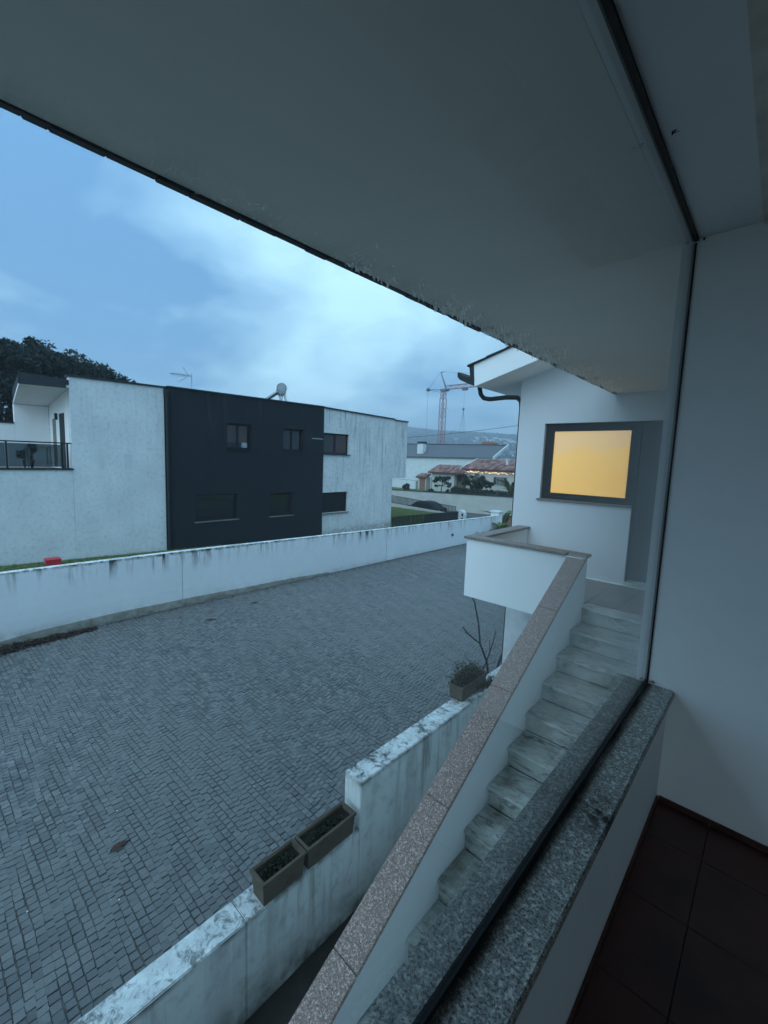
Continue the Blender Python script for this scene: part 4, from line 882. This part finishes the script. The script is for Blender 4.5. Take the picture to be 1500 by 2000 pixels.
# garden planting
def tree(name, label, cat, base, crown_specs, leafm, tr=.07, size=.07, group=None):
    t_ = thing(name, label, cat, base, group)
    b = Vector(base); top = Vector(crown_specs[0][0]); mid = b.lerp(top, .5)+Vector((.06, 0, 0))
    mb_ = MB().tube([b, mid, top], tr, 7, r1=tr*.5)
    for (ce, ra, n, cl) in crown_specs[1:]: mb_.tube([mid, (mid+Vector(ce))/2+Vector((0, 0, -.05)), ce], tr*.5, 5, r1=tr*.25)
    mb_.build('trunk', M['bark'], t_)
    for i, (ce, ra, n, cl) in enumerate(crown_specs):
        P, tt = leaves(ce, ra, n, size, 1.7, cl, .3, .3, .3, seed=int(abs(ce[0]*100))+i); quads('foliage', P, leafm, t_, tt)
    return t_
tree('cloud_pruned_tree', 'cloud-pruned tree with flat foliage pads in front of the garage', 'tree', (-26.2, 37.7, -3.42),
     [((-26.1, 37.7, -1.85), (.95, .5, .22), 1500, 22), ((-27.0, 37.7, -2.20), (.42, .35, .15), 500, 8), ((-25.3, 37.7, -1.72), (.4, .35, .16), 450, 8), ((-26.7, 37.7, -2.62), (.38, .3, .14), 400, 8), ((-25.4, 37.7, -2.32), (.45, .35, .14), 450, 8), ((-26.0, 37.7, -2.15), (.3, .3, .14), 300, 6), ((-25.1, 37.6, -2.62), (.3, .3, .12), 260, 6)], M['leaf_dark'], .06, .055)
tree('round_tree', 'dense dark round-headed tree between garage and window', 'tree', (-21.9, 37.7, -3.42),
     [((-22.0, 37.7, -1.85), (1.15, .9, .62), 4200, 40), ((-23.1, 37.7, -2.15), (.6, .6, .3), 1200, 14), ((-20.8, 37.7, -2.15), (.62, .6, .34), 1200, 14), ((-22.0, 37.7, -2.5), (.8, .5, .35), 1000, 14)], M['leaf_dark'], .13, .06)
hd = thing('hedge', 'long dark clipped hedge behind the beige garden wall', 'hedge', (-21, 36.9, -3.42))
P, tt = leaves((-18.9, 36.9, -2.98), (5.2, .4, .28), 9000, .06, 1.7, 0, seed=30)
g = rng; P = P-P.mean(1, keepdims=True)+np.column_stack([g.uniform(-24.3, -13, 9000), g.uniform(36.55, 37.2, 9000), -3.42+g.random(9000)**.6*(.78+.08*np.sin(np.arange(9000)))])[:, None, :]
quads('foliage', P, M['leaf_dark'], hd, tt)
def shrub(label, c_, r_, n, leafm, name='shrub', size=.05, cat='shrub', group=None):
    t_ = thing(name, label, cat, (c_[0], c_[1], c_[2]-r_[2]), group)
    mb_ = MB()
    for q in range(5): mb_.tube([(c_[0]+rng.normal(0, .03), c_[1], c_[2]-r_[2]), (c_[0]+rng.normal(0, r_[0]*.4), c_[1]+rng.normal(0, r_[1]*.4), c_[2]+r_[2]*.3)], .012, 4)
    mb_.build('stem', M['bark'], t_)
    P, tt = leaves(c_, r_, n, size, 1.6, max(6, n//70), .35, .2, .2, seed=n); quads('foliage', P, leafm, t_, tt)
shrub('round dark ball shrub in front of the bright white garden wall', (-30.9, 37.6, -3.02), (.42, .4, .42), 1300, M['leaf_dark'])
shrub('low dark cushion shrub left below the cloud-pruned tree', (-27.1, 37.2, -3.2), (.5, .4, .22), 800, M['leaf_dark'])
shrub('low dark cushion shrub right below the cloud-pruned tree', (-25.1, 37.2, -3.2), (.5, .4, .22), 810, M['leaf_dark'])
shrub('reddish dark shrub at the left end of the hedge', (-24.0, 36.9, -2.85), (.5, .4, .42), 1200, M['leaf_dry'])
# banana-like plants: big arching leaves
def bigleaf(name, label, base, n, L, leafm, w=.09, seed=1, cat='plant', lean=(0, 0)):
    g = random.Random(seed); t_ = thing(name, label, cat, base)
    for q in range(n):
        a = g.uniform(0, 6.28); b = Vector(base)+Vector((g.uniform(-.06, .06), g.uniform(-.06, .06), 0)); h = L*g.uniform(.6, 1.15); out = h*g.uniform(.25, .75)
        mb_ = MB(); vs = []; m_ = 8; side = Vector((-math.sin(a), math.cos(a), 0))
        for i in range(m_+1):
            u = i/m_; c_ = b+Vector((math.cos(a)+lean[0], math.sin(a)+lean[1], 0))*out*u**1.5+Vector((0, 0, h*(u*1.5-u*u*.85))); ww = w*L*math.sin(math.pi*min(1, .08+u*.92))**.7*(.25 if u < .25 else 1)
            vs += [c_-side*ww+Vector((0, 0, ww*.4)), c_, c_+side*ww+Vector((0, 0, ww*.4))]
        fs = []
        for i in range(m_):
            for j in range(2): fs.append((i*3+j, i*3+j+1, i*3+j+4, i*3+j+3))
        mb_.add(vs, fs, g.random()); o = mb_.build('leaf', leafm, t_, tint=True); sm = o.modifiers.new('t', 'SOLIDIFY'); sm.thickness = .004
    return t_
bigleaf('tall_leafy_plant', 'tall yellow-green arching plant right of the tiled house window', (-18.2, 37.5, -3.42), 22, 2.5, M['leaf_olive'], .06, 3)
bigleaf('banana_plant', 'yellowish drooping banana plant behind the white street pillar', (-9.95, 19.9, -3.5), 12, 1.4, M['leaf_olive'], .10, 5, lean=(-.4, 0))
bigleaf('leafy_clump', 'broad olive leafy clump in front of the dark brown gate', (-9.35, 18.6, -3.55), 30, .95, M['leaf_olive'], .12, 8)
bigleaf('agave', 'pale agave against the far end of the street wall', (-9.62, 17.2, -3.55), 9, .62, M['leaf_olive'], .07, 12)
pp = thing('flower_pot', 'dark flower pot with drooping stems at the pillar foot', 'pot', (-9.45, 18.1, -3.55))
MB().tube([(-9.45, 18.1, -3.55), (-9.45, 18.1, -3.30)], .11, 12, r1=.16).build('pot', M['black'], pp)
P, tt = leaves((-9.45, 18.1, -3.18), (.24, .24, .12), 260, .05, 2.2, seed=40); quads('foliage', P, M['leaf_dry'], pp, tt)
# pillar, dark gate
pi_ = thing('pillar', 'square white pillar with flat cap at the far end of the street wall', 'pillar', (-10, 19.3, -3.6))
MB().box(-10.22, -9.80, 19.05, 19.45, -4.2, -2.42).build('shaft', M['white_wall'], pi_)
MB().box(-10.27, -9.75, 19.0, 19.5, -2.417, -2.34).build('cap', M['far_white'], pi_, .006)
MB().box(-10.235, -9.785, 19.03, 19.048, -3.0, -2.93).build('band', M['sill_stone'], pi_)
dg = thing('brown_gate', 'dark brown boarded gate right of the white street pillar', 'gate', (-9, 21, -4))
for q in range(11): MB().box(-9.95+q*.26, -9.95+q*.26+.252, 21.2, 21.24, -4.05, -2.62).build('board', M['brown_room'], dg)
MB().box(-9.95, -7.0, 21.17, 21.198, -2.78, -2.70).build('rail', M['wood'], dg)

# ================================================================== CRANE, CABLE, HILLS
crn = thing('tower_crane', 'red and white tower crane standing beyond the slate roof', 'crane', (-80.8, 115, -4))
cx, cyy = -80.8, 115
def lattice(mb_, a, b, wv, wh, step, r=.05, r2=.03):
    a = Vector(a); b = Vector(b); d = (b-a); L = d.length; d.normalize(); s1 = d.orthogonal().normalized(); s2 = d.cross(s1)
    if abs(d.z) < .5: s1 = Vector((0, 0, 1)); s2 = d.cross(s1).normalized()
    else: s1 = Vector((1, 0, 0)); s2 = Vector((0, 1, 0))
    cs_ = [s1*wv/2+s2*wh/2, s1*wv/2-s2*wh/2, -s1*wv/2-s2*wh/2, -s1*wv/2+s2*wh/2]
    for c_ in cs_: mb_.tube([a+c_, b+c_], r, 4)
    n_ = max(1, int(L/step))
    for i in range(n_):
        p, q = a+d*(L*i/n_), a+d*(L*(i+1)/n_)
        for j in range(4):
            u_, v_ = (cs_[j], cs_[(j+1) % 4]) if i % 2 else (cs_[(j+1) % 4], cs_[j]); mb_.tube([p+u_, q+v_], r2, 3); mb_.tube([q+u_, q+v_], r2, 3)
    return mb_
z = -4.0; i = 0
while z < 19.5:
    lattice(MB(), (cx, cyy, z), (cx, cyy, z+2.9), 1.5, 1.5, 1.45, .11, .06).build('mast_section', M['crane_red'], crn); z += 2.95; i += 1
lattice(MB(), (cx, cyy, 19.6), (cx, cyy, 21.9), 1.2, 1.2, 1.1, .10, .06).build('mast_section', M['crane_red'], crn)
MB().box(cx-.9, cx+1.6, cyy-.8, cyy+.8, 21.9, 22.5).build('slewing_platform', M['crane_grey'], crn)
lattice(MB(), (cx+1, cyy, 22.9), (cx+34, cyy, 22.9), 1.1, 1.0, 1.3, .09, .05).build('jib', M['crane_red'], crn)
MB().tube([(cx-.5, cyy-.4, 22.3), (cx-6.0, cyy-.4, 22.9)], .09, 4).tube([(cx-.5, cyy+.4, 22.3), (cx-6.0, cyy+.4, 22.9)], .09, 4).tube([(cx, cyy, 21.4), (cx-6.0, cyy, 22.8)], .08, 4).build('counter_jib', M['crane_grey'], crn)
MB().box(cx-6.5, cx-5.7, cyy-.6, cyy+.6, 22.4, 23.3).build('counterweight', M['crane_grey'], crn, .1)
MB().tube([(cx+.9, cyy-.3, 22.6), (cx-1.4, cyy, 27.9)], .13, 5).tube([(cx+.9, cyy+.3, 22.6), (cx-1.4, cyy, 27.9)], .13, 5).tube([(cx-1.4, cyy, 27.9), (cx-.1, cyy, 27.9)], .12, 5).build('apex_frame', M['crane_grey'], crn)
for p, q in (((cx-1.4, cyy, 27.9), (cx-6.1, cyy, 22.9)), ((cx-.1, cyy, 27.9), (cx+10, cyy, 26.4)), ((cx+10, cyy, 26.4), (cx+26, cyy, 23.5)), ((cx-6.1, cyy, 22.8), (cx-6.0, cyy, 4))): MB().tube([p, q], .035, 4).build('cable', M['crane_grey'], crn)
MB().box(cx+7.0, cx+8.6, cyy-.5, cyy+.5, 21.6, 22.2).build('trolley', M['crane_grey'], crn)
MB().tube([(cx+7.8, cyy, 21.7), (cx+7.7, cyy, 16.2)], .025, 4).build('cable', M['crane_grey'], crn)
MB().box(cx+7.4, cx+8.0, cyy-.2, cyy+.2, 15.5, 16.3).build('hook_block', M['crane_grey'], crn, .1)
for dx_ in (-.9, -.3, .4, 1.0): MB().tube([(cx+7.7, cyy, 15.6), (cx+7.6+dx_, cyy+dx_*.5, 8.5)], .03, 4).build('sling', M['crane_grey'], crn)
wr = MB(); pts = []
for i in range(25):
    u = i/24; pts.append((-72+u*64, 60, 3.1+u*4.6-.9*math.sin(math.pi*u)*1.0+ (u-.5)**2*1.2))
wr.tube(pts, .035, 4); tag(wr.build('overhead_cable', M['black']), 'thin black overhead cable sagging in front of the crane', 'cable')

# hills
nx, ny = 150, 46; vs = []; g = np.random.default_rng(5)
ph = g.uniform(0, 6.28, 12); fx = g.uniform(.002, .02, 12); fy = g.uniform(.002, .02, 12); am = 9*.02/ (fx+fy)/6
for j in range(ny):
    for i in range(nx):
        x = -2500+i*4000/(nx-1); y = 420+j*(2200-420)/(ny-1); u = min(1, max(0, (y-420)/980))
        ridge = max(1400*(.0915+(x/1400+.821)*-.0855), 8) if x > -1300 else 133+8*math.sin(x/300)
        h = -6+(ridge+6)*(u*u*(3-2*u)); w_ = sum(a*math.sin(fx_*x+p)*math.sin(fy_*y+p*2) for a, fx_, fy_, p in zip(am, fx, fy, ph))
        if y > 1400: h -= (y-1400)*.12
        vs.append((x, y, h+w_*.55*u*min(1, ridge/60)))
fs = [(j*nx+i, j*nx+i+1, (j+1)*nx+i+1, (j+1)*nx+i) for j in range(ny-1) for i in range(nx-1)]
hm = MB(); hm.add(vs, fs); tag(hm.build('hills', M['hill'], smooth=True), kind='structure')
def hz(x, y):
    j = int((y-420)/(2200-420)*(ny-1)); i = int((x+2500)/4000*(nx-1)); return vs[j*nx+i][2]
vm_ = MB(); g = random.Random(9)
for q in range(170):
    y = g.uniform(720, 1150); x = y*(-.53+g.gauss(0, .05)); z = hz(x, y); w = g.uniform(5, 12)
    vm_.box(x-w/2, x+w/2, y-5, y+5, z-6, z+g.uniform(3, 6.5))
tag(vm_.build('distant_village', M['far_white']), 'pale scatter of far-off houses on the hazy hillside', 'village', kind='stuff')
P, tt = leaves((0, 0, 0), (1, 1, 1), 9000, 6, 1.3, seed=50); g = np.random.default_rng(8)
yy = g.uniform(560, 1400, 9000); xx = yy*g.uniform(-.9, -.40, 9000); zz = np.array([hz(a, b) for a, b in zip(xx, yy)])+2
P = P-P.mean(1, keepdims=True)+np.column_stack([xx, yy, zz])[:, None, :]
tag(quads('hillside_woods', P, M['pine'], tint=tt), 'far woods covering the blue hillside', 'woods', kind='stuff')

# haze: one closed box of pale air round everything
hzb = MB().box(-2650, 1850, -750, 2450, -9.0, 185).build('haze', None); hmz = bpy.data.materials.new('haze_air'); hmz.use_nodes = True
t = hmz.node_tree; t.nodes.clear(); pv = t.nodes.new('ShaderNodeVolumePrincipled'); oo = t.nodes.new('ShaderNodeOutputMaterial')
pv.inputs['Color'].default_value = (.85, .92, 1, 1); pv.inputs['Density'].default_value = .0007; pv.inputs['Anisotropy'].default_value = .3
t.links.new(pv.outputs[0], oo.inputs['Volume']); hzb.data.materials.append(hmz)
tag(hzb, 'pale evening haze filling the air', kind='stuff')
